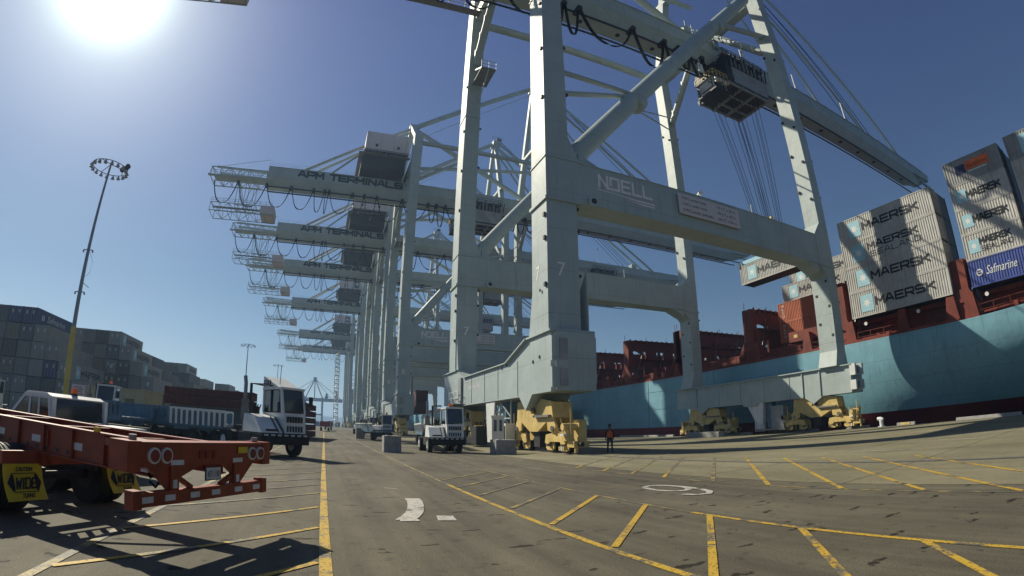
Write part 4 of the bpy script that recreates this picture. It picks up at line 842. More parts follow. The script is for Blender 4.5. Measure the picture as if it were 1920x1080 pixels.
# ------------------------------------------------------------------ vehicles
def tractor(name, label, loc, rz, roof_text=None, driver=True, detail=True):
    """yard tractor; local +X forward, cab on its left (+Y), engine hood on its right"""
    t = thing(name, label, 'yard tractor', loc, rz, 'white yard tractors')
    b = B(); b.box(-3.6, 1.2, -.45, -.3, .62, .92, dark); b.box(-3.6, 1.2, .3, .45, .62, .92, dark); b.box(-3.6, -3.3, -.9, .9, .6, .95, dark)
    b.prism([(-2.9, .95), (-1.5, .95), (-1.8, 1.28), (-2.7, 1.28)], 1, -.55, .55, dark); b.box(-.9, .4, -1.2, -.5, .5, 1.0, dark); b.box(-1.1, .1, .5, 1.2, .5, 1.0, white if detail else dark); b.box(-1.0, 1.0, -1.1, 1.15, .93, 1.05, dark); b.build('frame', t)
    b = B(); b.box(1.05, 1.5, -1.25, 1.25, .55, .98, black); b.box(1.5, 1.58, -1.0, 1.0, .62, .9, black)
    for i in range(7): b.box(1.48, 1.52, -1.1+.34*i, -.9+.34*i, .93, 1.0, tapew)
    b.build('bumper', t)
    b = B()    # cab shell built as posts, roof and lower panels so the windows are real openings
    x0, x1, y0, y1 = -.75, 1.0, .05, 1.2
    b.hexa([(x0, y0, 1.05), (1.28, y0, 1.05), (1.28, y1, 1.05), (x0, y1, 1.05)], [(x0, y0, 1.95), (1.2, y0, 1.95), (1.2, y1, 1.95), (x0, y1, 1.95)], white)
    for (px, py) in ((x0, y0), (x0, y1), (1, y0), (1, y1)):
        tx = px if px < 0 else .85; b.hexa([(px-.0, py-.05, 1.95), (px+(.1 if px < 0 else .18), py-.05, 1.95), (px+(.1 if px < 0 else .18), py+.05, 1.95), (px, py+.05, 1.95)], [(tx, py-.05, 3.0), (tx+.1, py-.05, 3.0), (tx+.1, py+.05, 3.0), (tx, py+.05, 3.0)], white)
    b.box(x0-.05, 1.02, y0-.05, y1+.05, 3.0, 3.1, white); b.box(x0, x0+.08, y0, y1, 1.95, 3.0, white)
    b.build('cab', t)
    b = B(); b.hexa([(1.13, y0+.05, 2.0), (1.15, y0+.05, 2.0), (1.15, y1-.05, 2.0), (1.13, y1-.05, 2.0)], [(.93, y0+.05, 2.98), (.95, y0+.05, 2.98), (.95, y1-.05, 2.98), (.93, y1-.05, 2.98)], glass); b.build('windshield', t)
    for yy in (y0, y1): b = B(); b.prism([(x0+.12, 2.0), (1.02, 2.0), (.86, 2.96), (x0+.12, 2.96)], 1, yy-.01, yy+.01, glass); b.build('side_window', t)
    for r_ in range(2):
        b = B()
        for i in range(6): b.box(1.26-.02*r_*2, 1.30, .18+.15*i, .26+.15*i, 1.12+.42*r_, 1.38+.42*r_, dark)
        b.build('grille', t)
    b = B(); b.hexa([(-.5, -1.15, 1.05), (1.35, -1.15, 1.05), (1.35, 0, 1.05), (-.5, 0, 1.05)], [(-.5, -1.1, 1.85), (.55, -1.1, 1.72), (.55, 0, 1.72), (-.5, 0, 1.85)], white); b.box(1.34, 1.37, -.95, -.35, 1.12, 1.22, dark); b.bar((.58, -.05, 1.74), (1.38, -.05, 1.07), .05, .05, dark); b.bar((.58, -.3, 1.76), (1.38, -.3, 1.09), .05, .03, dark)
    b.build('hood', t)
    b = B(); b.tube([(-.75, -.95, 1.0), (-.75, -.95, 3.2), (-.85, -.95, 3.55)], .09, steel, 8); b.tube([(-.75, -.95, 1.5), (-.75, -.95, 2.5)], .17, grate, 10); b.build('exhaust_stack', t, True)
    b = B(); b.tube([(-.95, -.55, 1.0), (-.95, -.55, 3.25), (-.95, .1, 3.25)], .07, dark, 6); b.tube([(-1.05, -.2, 1.6), (-1.05, -.2, 2.2)], .2, black, 10)
    for k in range(4): b.tube([(-1.0, -.4+.15*k, 2.3), (-1.6, -.3+.15*k, 1.7), (-2.0, -.2+.1*k, 1.3)], .03, cable, 5)
    b.build('hose_frame', t)
    b = B(); b.tube([(-.3, .6, 3.1), (-.3, .6, 3.22)], .1, dark, 8); b.tube([(-.3, .6, 3.22), (-.3, .6, 3.42)], .09, orange, 10); b.build('beacon', t)
    if roof_text:
        b = B(); b.hexa([(-.75, .0, 3.1), (.7, .0, 3.1), (.7, 1.2, 3.1), (-.75, 1.2, 3.1)], [(-.75, .0, 3.62), (-.65, .0, 3.62), (-.65, 1.2, 3.62), (-.75, 1.2, 3.62)], white)
        b.block(roof_text, (-.68, -.006, 3.14), (1, 0, 0), (0, 0, 1), .3, .85, ltr_k, .2); b.build('roof_fairing', t)
    for (wx, wy) in ((.55, -1.02), (.55, 1.02)):
        w_ = B().wheel((0, 0, 0), .52, .30, (0, 1, 0), black, white, 22).build('front_wheel', t); w_.location = (wx, wy, .52)
    for wy in (-.98, .98):
        b = B()
        for d in (-.17, .17): b.wheel((0, d, 0), .52, .28, (0, 1, 0), black, white, 22)
        w_ = b.build('rear_wheel', t); w_.location = (-2.3, wy, .52)
    b = B(); b.bar((1.0, 1.2, 2.6), (1.25, 1.45, 2.6), .03, .03, dark); b.box(1.2, 1.25, 1.38, 1.58, 2.3, 2.75, dark); b.build('mirror', t); b = B(); b.tube([(.3, .3, 3.1), (.35, .3, 4.1)], .015, dark, 4); b.build('antenna', t)
    return t
def human(name, label, loc, rz, pose='stand'):
    me = bpy.data.meshes.new('person')
    if pose == 'stand':
        J = [((0, 0, .98), .15), ((0, 0, 1.12), .155), ((0, 0, 1.30), .18), ((0, .0, 1.46), .13), ((0, 0, 1.54), .06), ((0, .02, 1.66), .10), ((0, .02, 1.76), .085),
             ((.11, 0, .92), .115), ((.13, .02, .5), .075), ((.14, -.01, .1), .05), ((.15, .14, .05), .045),
             ((-.11, 0, .92), .115), ((-.13, .0, .5), .075), ((-.15, -.04, .1), .05), ((-.17, .1, .05), .045),
             ((.2, 0, 1.43), .075), ((.27, -.03, 1.15), .055), ((.25, .1, .92), .042), ((.24, .15, .83), .035), ((-.2, 0, 1.43), .075), ((-.27, -.04, 1.15), .055), ((-.22, .12, .96), .042), ((-.2, .18, .88), .035)]
        Ed = [(0, 1), (1, 2), (2, 3), (3, 4), (4, 5), (5, 6), (0, 7), (7, 8), (8, 9), (9, 10), (0, 11), (11, 12), (12, 13), (13, 14), (3, 15), (15, 16), (16, 17), (17, 18), (3, 19), (19, 20), (20, 21), (21, 22)]
    else:
        J = [((0, 0, .5), .15), ((0, 0, .7), .155), ((0, 0, .9), .17), ((0, 0, 1.0), .13), ((0, .02, 1.08), .06), ((0, .04, 1.19), .10), ((0, .04, 1.28), .085), ((.2, .02, .97), .075), ((.25, .15, .75), .055), ((.15, .4, .78), .04), ((-.2, .02, .97), .075), ((-.25, .15, .75), .055), ((-.15, .4, .78), .04), ((.12, .2, .5), .1), ((-.12, .2, .5), .1)]
        Ed = [(0, 1), (1, 2), (2, 3), (3, 4), (4, 5), (5, 6), (3, 7), (7, 8), (8, 9), (3, 10), (10, 11), (11, 12), (0, 13), (0, 14)]
    me.from_pydata([j[0] for j in J], Ed, []); o = bpy.data.objects.new(name, me); col.objects.link(o)
    mdf = o.modifiers.new('skin', 'SKIN'); mdf.use_smooth_shade = True
    for i, j in enumerate(J): me.skin_vertices[0].data[i].radius = (j[1]*1.0, j[1]*.85)
    me.skin_vertices[0].data[0].use_root = True
    ss = o.modifiers.new('sub', 'SUBSURF'); ss.levels = 1; ss.render_levels = 2
    o.location = loc; o.rotation_euler = (0, 0, rz); me.materials.append(mat('dark_workwear', (.02, .02, .028), .8, var=.2, scale=6))
    tag(o, label, 'person'); zt = 1.76 if pose == 'stand' else 1.28; yt = .02 if pose == 'stand' else .04
    skin = mat('skin', (.22, .11, .07), .6, var=.05)
    b = B(); b.tube([(0, yt, zt-.05), (0, yt, zt+.03), (0, yt, zt+.09), (0, yt, zt+.12)], .13, dark, 14, .07); b.box(-.09, .09, yt+.1, yt+.2, zt-.03, zt-.01, dark); b.build('hard_hat', o, True)
    b = B(); b.box(-.06, .06, yt+.075, yt+.1, zt-.17, zt-.05, skin); b.box(-.012, .012, yt+.1, yt+.12, zt-.13, zt-.09, skin); b.box(-.045, -.02, yt+.1, yt+.103, zt-.085, zt-.07, dark); b.box(.02, .045, yt+.1, yt+.103, zt-.085, zt-.07, dark); b.box(-.025, .025, yt+.1, yt+.103, zt-.15, zt-.143, dark); b.build('face', o)
    if pose == 'stand':
        vest = mat('vest_orange', (.45, .09, .02), .7, var=.1)
        b = B(); 
        for zz0, zz1, rr0, rr1 in ((1.02, 1.3, .17, .195), (1.3, 1.47, .195, .15)):
            n = 16; vs = [(rr0*1.05*cos(2*pi*i/n), rr0*.82*sin(2*pi*i/n), zz0) for i in range(n)]+[(rr1*1.05*cos(2*pi*i/n), rr1*.82*sin(2*pi*i/n), zz1) for i in range(n)]
            b.add(vs, [(i, (i+1) % n, n+(i+1) % n, n+i) for i in range(n)], vest)
        for s in (-1, 1): b.box(s*.1-.025, s*.1+.025, -.168, -.16, 1.05, 1.42, tapew)
        b.build('safety_vest', o, True)
    return o
tractor('yard_tractor', 'white yard tractor with RAIL lettered on its roof, standing behind the red chassis', (-2.75, 25.4, 0), R(-54), 'RAIL').scale = (1.07, 1.07, 1.07)
tractor('yard_tractor', 'white yard tractor facing the camera between the grey blocks, nearest under the cranes', (8.15, 33.9, 0), R(-92))
tractor('yard_tractor', 'white yard tractor pulling a blue bomb cart, next one behind the nearest under the cranes', (6.9, 60, 0), R(-95))
tractor('yard_tractor', 'small distant white yard tractor in the queue behind the blue cart', (7.2, 80, 0), R(-94))
tractor('yard_tractor', 'farthest small white yard tractor in the queue beside the crane legs', (7.3, 104, 0), R(-92))
human('person', 'driver in dark clothes sitting behind the windshield of the nearest tractor under the cranes', (8.75, 33.8, 1.35), R(173), 'sit')
human('person', 'standing worker in dark clothes and orange vest right of the yellow bogies', (16.95, 26.5, 0), R(150))
def cart(name, label, loc, rz, m, group=None, L_=13.5, pm=None):
    pm = pm or white
    """low flat terminal trailer with side posts; +X forward"""
    t = thing(name, label, 'trailer', loc, rz, group)
    b = B(); b.box(-L_, 0, -.5, -.35, .9, 1.3, m); b.box(-L_, 0, .35, .5, .9, 1.3, m)
    for i in range(9): b.box(-L_+i*L_/8.3, -L_+i*L_/8.3+.15, -1.2, 1.2, 1.15, 1.3, m)
    b.build('frame', t)
    for s in (-1, 1):
        b = B(); b.box(-L_, 0, s*1.25-.06, s*1.25+.06, 1.1, 1.3, m); b.box(-L_, 0, s*1.35-.04, s*1.35+.04, 1.95, 2.05, pm)
        for i in range(11): b.bar((-L_+i*L_/10, s*1.27, 1.2), (-L_+i*L_/10, s*1.36, 2.0), .08, .12, pm)
        b.box(-L_, 0, s*1.27-.02, s*1.27+.02, 1.3, 1.9, m); b.build('side_guide', t)
    for x in (-L_+1.2, -L_+2.5):
        for s in (-1, 1): b = B(); b.wheel((x, s*.95, .5), .5, .5, (0, 1, 0), black, dark, 18); b.build('wheel', t)
    return t
cart('bomb_cart', 'blue flat trailer with white side posts behind the second queued tractor', (6.9, 58.0, 0), R(-85), bluem, 'blue terminal trailers', 13)
cart('bomb_cart', 'long blue flat trailer parked behind the nearest tractor under the cranes', (8.6, 36.8, 0), R(-98), bluem, 'blue terminal trailers', 14)
cart('bomb_cart', 'left one of two shaded blue trailers parked side by side beyond the white pickup', (-10.3, 27.2, 0), R(-20), bluem, 'blue terminal trailers', 3.2, bluem)
cart('bomb_cart', 'right one of two shaded blue trailers parked side by side beyond the white pickup', (-8.3, 29.5, 0), R(-28), bluem, 'blue terminal trailers', 3.6, bluem)
cart('bomb_cart', 'blue trailer with a pale top rail, just left of the RAIL tractor', (-5.4, 28.5, 0), R(2), bluem, 'blue terminal trailers', 3.0)
# maroon container chassis / flats stacked
frk = mat('flat_rack_rust', (.13, .028, .018), .7, var=.2, scale=2, streak=.3)
def flat_rack(label, loc, rz, L_=12.2):
    t = thing('flat_rack', label, 'flat rack', loc, rz, 'maroon flat racks')
    b = B(); b.box(-L_/2, L_/2, -1.2, -1.05, 0, .62, frk); b.box(-L_/2, L_/2, 1.05, 1.2, 0, .62, frk); b.box(-L_/2, L_/2, -1.1, 1.1, .4, .6, frk)
    for i in range(20): b.box(-L_/2+i*L_/20, -L_/2+i*L_/20+.1, -1.24, -1.2, .05, .58, frk)
    b.build('deck', t)
    for e in (-1, 1): b = B(); b.box(e*L_/2-.2, e*L_/2, -1.22, 1.22, .0, .66, frk); b.build('end_frame', t)
    return t
for i in range(2): flat_rack('%s maroon flat rack of the pair stacked left of the RAIL tractor' % ('lower' if i == 0 else 'upper'), (-9.7, 43, 2.5+.72*i), R(-3), 7.4)
tag(B().box(-13.2, -6.2, 42.6, 44.4, 0, 2.45, ymats[2]).box(-13.2, -13, 42.5, 42.6, .1, 2.4, dark).box(-10, -9.8, 42.5, 42.6, .1, 2.4, dark).box(-6.4, -6.2, 42.5, 42.6, .1, 2.4, dark).build('support_stand'), 'dark shaded container-like stand under the pair of maroon flat racks', 'stand')
for i in range(5): flat_rack('%s maroon flat rack in the tall stack right of the RAIL tractor' % ORD[i], (-2.9, 57.2, .1+.78*i), R(84), 12.2)
for i, (x, y) in enumerate(((.2, 120), (1.3, 150))):
    c = cart('red_trailer', ['nearer small red trailer parked far down the road at the maroon stack', 'farther small red trailer parked far down the road'][i], (x, y, 0), R(-90), redp, 'red trailers far down the road', 12)
    b = B(); b.box(-12, 0, -1.2, 1.2, 1.3, 2.4, cred); b.build('load', c)
# white pickup truck behind the chassis; +X forward
pk = thing('pickup_truck', 'white extended-cab pickup truck with amber roof beacon behind the red chassis', 'pickup truck', (-7.55, 13.9, 0), R(151))
b = B(); b.prism([(-2.75, .5), (2.6, .5), (2.72, .75), (2.65, 1.05), (1.3, 1.18), (-.95, 1.2), (-2.75, 1.2)], 1, -.95, .95, white); b.build('body', pk)
b = B()
b.prism([(-.95, 1.2), (-.8, 1.82), (.45, 1.86), (1.35, 1.18), (1.25, 1.14), (.42, 1.76), (-.72, 1.74), (-.84, 1.2)], 1, -.9, -.84, white); b.prism([(-.95, 1.2), (-.8, 1.82), (.45, 1.86), (1.35, 1.18), (1.25, 1.14), (.42, 1.76), (-.72, 1.74), (-.84, 1.2)], 1, .84, .9, white)
b.prism([(-.82, 1.80), (-.6, 1.88), (.4, 1.90), (.5, 1.82), (.42, 1.76), (-.72, 1.74)], 1, -.86, .86, white)
for x in (.12, -.35): b.hexa([(x, -.91, 1.18), (x+.08, -.91, 1.18), (x+.08, -.84, 1.18), (x, -.84, 1.18)], [(x, -.9, 1.8), (x+.08, -.9, 1.8), (x+.08, -.82, 1.8), (x, -.82, 1.8)], white); b.hexa([(x, .84, 1.18), (x+.08, .84, 1.18), (x+.08, .91, 1.18), (x, .91, 1.18)], [(x, .82, 1.8), (x+.08, .82, 1.8), (x+.08, .9, 1.8), (x, .9, 1.8)], white)
b.box(-.96, -.84, -.88, -.78, 1.2, 1.8, white); b.box(-.96, -.84, .78, .88, 1.2, 1.8, white)
b.build('cab', pk)
b = B(); b.hexa([(1.26, -.82, 1.18), (1.28, -.82, 1.18), (1.28, .82, 1.18), (1.26, .82, 1.18)], [(.44, -.78, 1.78), (.46, -.78, 1.78), (.46, .78, 1.78), (.44, .78, 1.78)], glass); b.build('windshield', pk)
b = B(); b.hexa([(-.9, -.78, 1.22), (-.88, -.78, 1.22), (-.88, .78, 1.22), (-.9, .78, 1.22)], [(-.78, -.76, 1.76), (-.76, -.76, 1.76), (-.76, .76, 1.76), (-.78, .76, 1.76)], glass); b.build('rear_window', pk)
for yy in (-.875, .875):
    b = B(); b.prism([(.2, 1.2), (1.2, 1.2), (.42, 1.76), (.2, 1.76)], 1, yy-.008, yy+.008, glass); b.prism([(-.27, 1.2), (.12, 1.2), (.12, 1.76), (-.27, 1.76)], 1, yy-.008, yy+.008, glass); b.prism([(-.8, 1.22), (-.35, 1.22), (-.35, 1.75), (-.72, 1.74)], 1, yy-.008, yy+.008, glass); b.build('side_window', pk)
b = B(); b.box(-2.72, -1.05, -.82, .82, .72, .74, dark); b.box(-2.75, -.98, -.98, -.84, 1.16, 1.24, dark); b.box(-2.75, -.98, .84, .98, 1.16, 1.24, dark); b.build('bed_rail', pk)
b = B(); b.tube([(-.55, 0, 1.88), (-.55, 0, 1.93)], .1, dark, 10); b.tube([(-.55, 0, 1.93), (-.55, 0, 2.07)], .085, orange, 12); b.build('beacon', pk)
for s in (-1, 1): b = B(); b.box(.9, 1.1, s*1.04-.11, s*1.04+.11, 1.15, 1.32, dark); b.build('mirror', pk)
for x in (-1.75, 1.75):
    for s in (-1, 1): b = B(); b.wheel((x, s*.86, .36), .36, .24, (0, 1, 0), black, steel, 20); b.build('wheel', pk)
for s in (-1, 1): b = B(); b.box(-2.78, -2.74, s*.85-.08, s*.85+.08, .75, 1.1, orange); b.build('tail_lamp', pk)

# ------------------------------------------------------------------ red container chassis in the left foreground; local +X towards its front (away left), rear face at x=0
ang = math.atan2(.465, .885); 
RR = Vector((-.93, 7.88)); RL = Vector((-2.16, 5.60))       # rear cross-member ends
cen = (RR+RL)/2; fwd = Vector((-(RR-RL).y, (RR-RL).x)).normalized(); fa = math.atan2(fwd.y, fwd.x); hw = (RR-RL).length/2
# the deck climbs slightly towards the coupled front
ch = thing('container_chassis', 'red container chassis with yellow WIDE TURNS mud flaps, its rear end nearest the camera', 'container chassis', (cen.x, cen.y, 0), fa); ch.rotation_euler = (0, -0.018, fa)
ZT = 1.30
b = B()   # rear bolster: a boxed beam with rounded end blocks
b.box(0, .26, -hw, hw, ZT-.26, ZT, redp); b.box(-.012, .30, -hw-.02, hw+.02, ZT-.005, ZT+.022, redp)
for s in (-1, 1): b.box(-.02, .3, s*hw-.1, s*hw+.1, ZT-.30, ZT+.03, redp); b.tube([(.14, s*(hw-.1), ZT+.03), (.14, s*(hw-.1), ZT+.09)], .05, steel, 8)
for y in (.52, .66, .78): b.box(-.016, 0, y-.05-1.1+.5, y+.02-1.1+.5, ZT-.18, ZT-.08, shipred)
b.build('rear_bolster', ch)
for s in (-1, 1):   # pairs of round lamps at either end
    for k in (0, 1):
        b = B(); c = (-.03, s*(hw-.30-.20*k) if s > 0 else s*(hw-.16-.20*k), ZT-.13)
        b.tube([(0, c[1], c[2]), (-.035, c[1], c[2])], .092, tapew, 20); b.tube([(-.02, c[1], c[2]), (-.042, c[1], c[2])], .07, shipred, 20); b.build('tail_lamp', ch)
b = B()   # underride guard: bumper, uprights, gusset plates and diagonals
zb0, zb1 = .60, .76
b.box(-.02, .10, -hw+.0, hw-.0, zb0, zb1, redp); b.box(-.03, .12, -hw-.01, -hw+.12, zb0-.02, zb1+.03, redp); b.box(-.03, .12, hw-.12, hw+.01, zb0-.02, zb1+.03, redp)
for s in (-1, 1):
    y = s*.62
    b.box(.0, .1, y-.07, y+.07, zb1, ZT-.25, redp); b.prism([(y-s*.07, ZT-.26), (y-s*.50 if s > 0 else y-s*.32, ZT-.26), (y-s*.07, zb1+.12)], 0, .03, .07, redp)
    b.prism([(y+s*.07, ZT-.26), (y+s*.42, ZT-.26), (y+s*.10, zb1), (y+s*.07, zb1)], 0, .03, .07, redp)
    b.bar((.05, y-s*.05, ZT-.38 if s > 0 else ZT-.42), (.05, y-s*.34, zb1), .05, .06, redp)
b.build('underride_guard', ch)
for y in (-1.05, -.62, -.13, .28, .72, 1.08): B().box(-.026, -.02, y-.085, y+.085, zb0+.045, zb1-.045, tapew).build('reflective_strip', ch)
for y in (-.60, .60): B().box(-.018, -.012, y-.11, y+.11, ZT-.245, ZT-.185, tapew).build('reflective_strip', ch)
for s in (-1, 1): B().box(-.006, -.001, s*.62-.035, s*.62+.035, zb1+.02, ZT-.42, tapew).build('reflective_strip', ch)
b = B(); b.box(-.03, -.02, -.22, .10, ZT-.46, ZT-.28, dark); b.box(-.035, -.03, -.20, .08, ZT-.445, ZT-.295, tapew); b.text('4SY 1180', (-.038, .06, ZT-.42), (0, -1, 0), (0, 0, 1), .09, .24, ltr_k); b.build('licence_plate', ch)
b = B(); b.box(-.02, -.013, -.88, -.66, ZT-.10, ZT-.02, flapy) if False else b.box(-.022, -.016, -.82, -.60, ZT-.12, ZT-.035, flapy); b.build('yellow_decal', ch)
b = B()   # the two long main rails (I-beams), taper to the gooseneck
LC = 12.0
for s in (-1, 1):
    y = s*.60
    b.box(.26, LC, y-.012, y+.012, ZT-.42, ZT-.03, redp); b.box(.26, LC, y-.075, y+.075, ZT-.03, ZT-.005, redp); b.box(.26, LC, y-.075, y+.075, ZT-.44, ZT-.42, redp)
    for i in range(16): b.box(.6+.75*i, .62+.75*i, y-.06, y+.06, ZT-.42, ZT-.03, redp)
b.build('main_rail', ch)
for i, x in enumerate((1.35, 2.75, 4.6, 6.5, 8.4, 10.4)):      # cross members with lightening holes
    b = B(); zc = ZT-.22; n = 5 if i in (1, 2) else 0
    if n:
        b.box(x, x+.02, -.6, .6, ZT-.10, ZT-.04, redp); b.box(x, x+.02, -.6, .6, ZT-.40, ZT-.34, redp)
        for k in range(n+1): b.box(x, x+.02, -.6+.24*k-.05, -.6+.24*k+.05, ZT-.34, ZT-.10, redp)
        b.box(x-.04, x+.06, -.6, .6, ZT-.04, ZT-.02, redp)
    else: b.box(x, x+.08, -.6, .6, ZT-.16, ZT-.05, redp)
    b.build('cross_member', ch)
b = B(); b.bar((1.4, -.55, ZT-.12), (2.75, .55, ZT-.12), .07, .04, redp); b.bar((.3, .9, ZT-.1), (1.4, .6, ZT-.1), .08, .10, redp); b.bar((.3, -.9, ZT-.1), (1.4, -.6, ZT-.1), .08, .10, redp); b.build('diagonal_brace', ch)
for x, w_ in ((.55, .2), (1.0, .2), (1.9, .24), (3.0, .24), (4.1, .24), (5.2, .24), (6.4, .24), (7.6, .24)): B().box(x, x+w_, .612, .617, ZT-.30, ZT-.2, tapew).build('side_reflector', ch)
for i in range(8): B().box(2.2+.28*i, 2.28+.28*i, .612, .616, ZT-.38, ZT-.33, dark).build('rail_hole', ch)
b = B()   # sliding bogie frame and axles
for s in (-1, 1): b.box(2.8, 6.0, s*.60-.07, s*.60+.07, ZT-.62, ZT-.46, redp)
b.box(2.8, 2.92, -.6, .6, ZT-.6, ZT-.47, redp); b.box(4.3, 4.42, -.6, .6, ZT-.6, ZT-.47, redp); b.box(5.9, 6.0, -.6, .6, ZT-.6, ZT-.47, redp)
for x in (3.55, 4.9): b.tube([(x, -1.05, .43), (x, 1.05, .43)], .07, dark, 8); 
for s in (-1, 1):
    for x in (3.55, 4.9): b.box(x-.5, x+.5, s*.5-.04, s*.5+.04, .55, .62, dark)
b.box(2.92, 3.0, -1.25, 1.25, ZT-.60, ZT-.42, redp)
b.build('bogie_frame', ch)
for x in (3.55, 4.9):
    for s in (-1, 1):
        b = B()
        for d in (.78, 1.08): b.wheel((x, s*d, .43), .5, .26, (0, 1, 0), black, dark, 28); 
        for k in range(3): b.tube([(x, s*(.99+.06*k), .43), (x, s*(1.01+.06*k), .43)], .512, dark, 28)
        b.build('dual_wheel', ch)
for s, w_ in ((-1, .62), (1, .62)):      # mud flaps, lettered on the side facing back
    y0 = s*.93-w_/2; b = B(); n = 6
    pts = [(2.9-.02*sin(i), y0, ZT-.60-.11*i) for i in range(n+1)]
    for i in range(n):
        xa, xb = 2.9-.012*i*i*.5, 2.9-.012*(i+1)**2*.5; za, zb = ZT-.60-.08*i, ZT-.60-.08*(i+1)
        b.hexa([(xa, y0, za), (xa+.012, y0, za), (xa+.012, y0+w_, za), (xa, y0+w_, za)], [(xb, y0, zb), (xb+.012, y0, zb), (xb+.012, y0+w_, zb), (xb, y0+w_, zb)], flapy)
    X_ = 1.40; 
    def fx(z): i = (ZT-.60-z)/.08; return 2.9-.006*i*i-.006
    yc = s*.93
    for (z0, z1, wa, wb) in ((ZT-.62, ZT-.68, .13, .19),): pass
    hx = [(.21, ZT-.80), (.17, ZT-.72), (-.17, ZT-.72), (-.21, ZT-.80), (-.25, ZT-.86), (-.21, ZT-.94), (-.17, ZT-1.02), (.17, ZT-1.02), (.21, ZT-.94), (.25, ZT-.86)]
    for sg in (-1, 1): b.poly([(fx(z)-.005, yc+sg*y, z) for y, z in ((.27, ZT-.85), (.20, ZT-.735), (.165, ZT-.75), (.165, ZT-.95), (.20, ZT-.965))], ltr_k)
    def lay(t, zc_, h, wd, th): b.block(t, (fx(zc_)-.014, yc+wd/2, zc_), (0, -1, 0), (0, 0, 1), h, wd, ltr_k, th, .34)
    lay('WIDE', ZT-.935, .165, .32, .17); lay('CAUTION', ZT-.70, .06, .25, .2); lay('TURNS', ZT-1.04, .06, .19, .2)
    for za in (ZT-.735, ZT-.975): b.box(fx(za)-.008, fx(za)-.005, yc-.2, yc+.2, za, za+.012, ltr_k)
    b.build('mud_flap', ch)
b = B(); b.tube([(.45, .62, ZT-.5), (.3, .66, ZT-.55), (.2, .7, ZT-.48)], .015, cable, 5); b.build('air_hose', ch); b = B(); b.tube([(.5, .65, ZT-.34), (.35, .7, ZT-.44), (.24, .7, ZT-.34)], .015, cable, 5); b.build('air_hose', ch); B().box(.24, .5, .65, .85, ZT-.36, ZT-.33, tapew).build('step_plate', ch); B().box(1.5, 1.6, .62, .66, ZT-.02, ZT+.06, flapy).build('marker_tab', ch)

# ------------------------------------------------------------------ small things about the yard
def block_(label, x0, x1, y0, y1, h, z=0):
    b = B(); e = .03
    for i in range(2): b.box(x0+e*i*.3, x1-e*i*.3, y0, y1, z+h*i/2+.015*i, z+h*(i+1)/2, conc)
    b.box(x0+.2, x0+.4, y0+.1, y1-.1, z+h, z+h+.03, conc); b.box(x0-.004, x0, y0+.1, y0+.3, z+.05, z+.15, dark)
    return tag(b.build('concrete_block'), label, 'concrete block', 'grey concrete barrier blocks')
block_('grey concrete block left of the nearest tractor under the cranes', 3.9, 5.05, 32.5, 33.7, 1.08)
block_('grey concrete block standing in front of the big yellow rail bogie', 10.7, 12.1, 30.0, 31.2, .95)
block_('small far grey concrete block beside the queue of tractors', 4.2, 5.3, 65.8, 67, 1.4)
sh = thing('gate_panel', 'narrow white panel with two dark window slots beside the yellow bogie', 'panel', (11.9, 33.0, 0))
b = B(); b.box(-.45, .45, -.05, .05, .9, 2.5, white); b.box(-.5, .5, -.08, .08, 2.45, 2.6, white); b.build('panel_face', sh)
for x in (-.2, .2): b = B(); b.box(x-.1, x+.1, -.07, -.05, 1.5, 2.3, glass); b.build('window_slot', sh)
for x in (-.4, .4): B().tube([(x, 0, 0), (x, 0, .9)], .05, steel).build('leg', sh)
def light_mast(label, x, y, h, r, n=18, full=True, cut=0):
    t = thing('light_mast', label, 'light mast', (x, y, 0), 0, 'tall yard light masts'); pb = mat('mast_steel', (.22, .24, .30), .5, var=.1, scale=1); py = mat('mast_yellow', (.55, .43, .04), .55, var=.12, scale=1.5, streak=.25)
    b = B(); b.tube([(0, 0, 11.6 if full else 0), (0, 0, h)], .30*r/2.6, pb, 12, .14*r/2.6); b.build('pole', t, True)
    if full: b = B(); b.tube([(0, 0, 0), (0, 0, 11.6)], .42, py, 12, .36); b.build('pole_base', t, True)
    b = B(); b.tube([(r*cos(2*pi*i/24), r*sin(2*pi*i/24), h-.5) for i in range(25)], .06, dark, 5)
    for k in range(3): b.tube([(0, 0, h), (r*cos(2.1*k+.4), r*sin(2.1*k+.4), h-.5)], .05, dark, 4)
    b.build('lamp_ring', t)
    for i in range(n):
        a_ = 2*pi*i/n; b = B(); cx_, cy_ = r*cos(a_), r*sin(a_); b.tube([(cx_, cy_, h-.55), (cx_, cy_, h-.75)], .08, dark, 5); b.tube([(cx_, cy_, h-.7), (cx_+.1*cos(a_), cy_+.1*sin(a_), h-1.1)], .16, crane_g, 8, .30); b.build('lamp', t)
    if full:
        for i in range(3):
            a_ = 1.2-.35*i; b = B(); b.tube([(r*cos(a_), r*sin(a_), h-.4), (r*cos(a_), r*sin(a_), h+.3)], .05, dark, 4); b.tube([(r*cos(a_), r*sin(a_)-.3, h+.35), (r*cos(a_), r*sin(a_)+.1, h+.5)], .42, dark, 10, .3); b.build('lamp', t)
        b = B()
        for zz in (16.2, 22): b.box(-.7, .7, -.05, .05, zz, zz+.1, dark); b.tube([(-.7, 0, zz-.3), (-.7, 0, zz)], .12, dark, 6); b.tube([(.7, 0, zz-.3), (.7, 0, zz)], .12, dark, 6)
        b.tube([(.2, 0, 22), (1.0, 0, 20.5), (.9, 0, 18.9), (.3, 0, 18.3)], .02, cable, 4); b.bar((-.3, 0, 17.8), (1.2, 0, 16.9), .08, .08, dark); b.build('bracket', t)
    return t
light_mast('tallest light mast, yellow below and grey above, rising from the container yard', -35.5, 66, 34.9, 2.6)
light_mast('slim distant light mast with a ring of lamps above the RAIL tractor', -34, 212, 32.7, 3.0, 10, False)
light_mast('slimmer far light mast just left of the distant crane', -30, 310, 36, 3.0, 8, False)
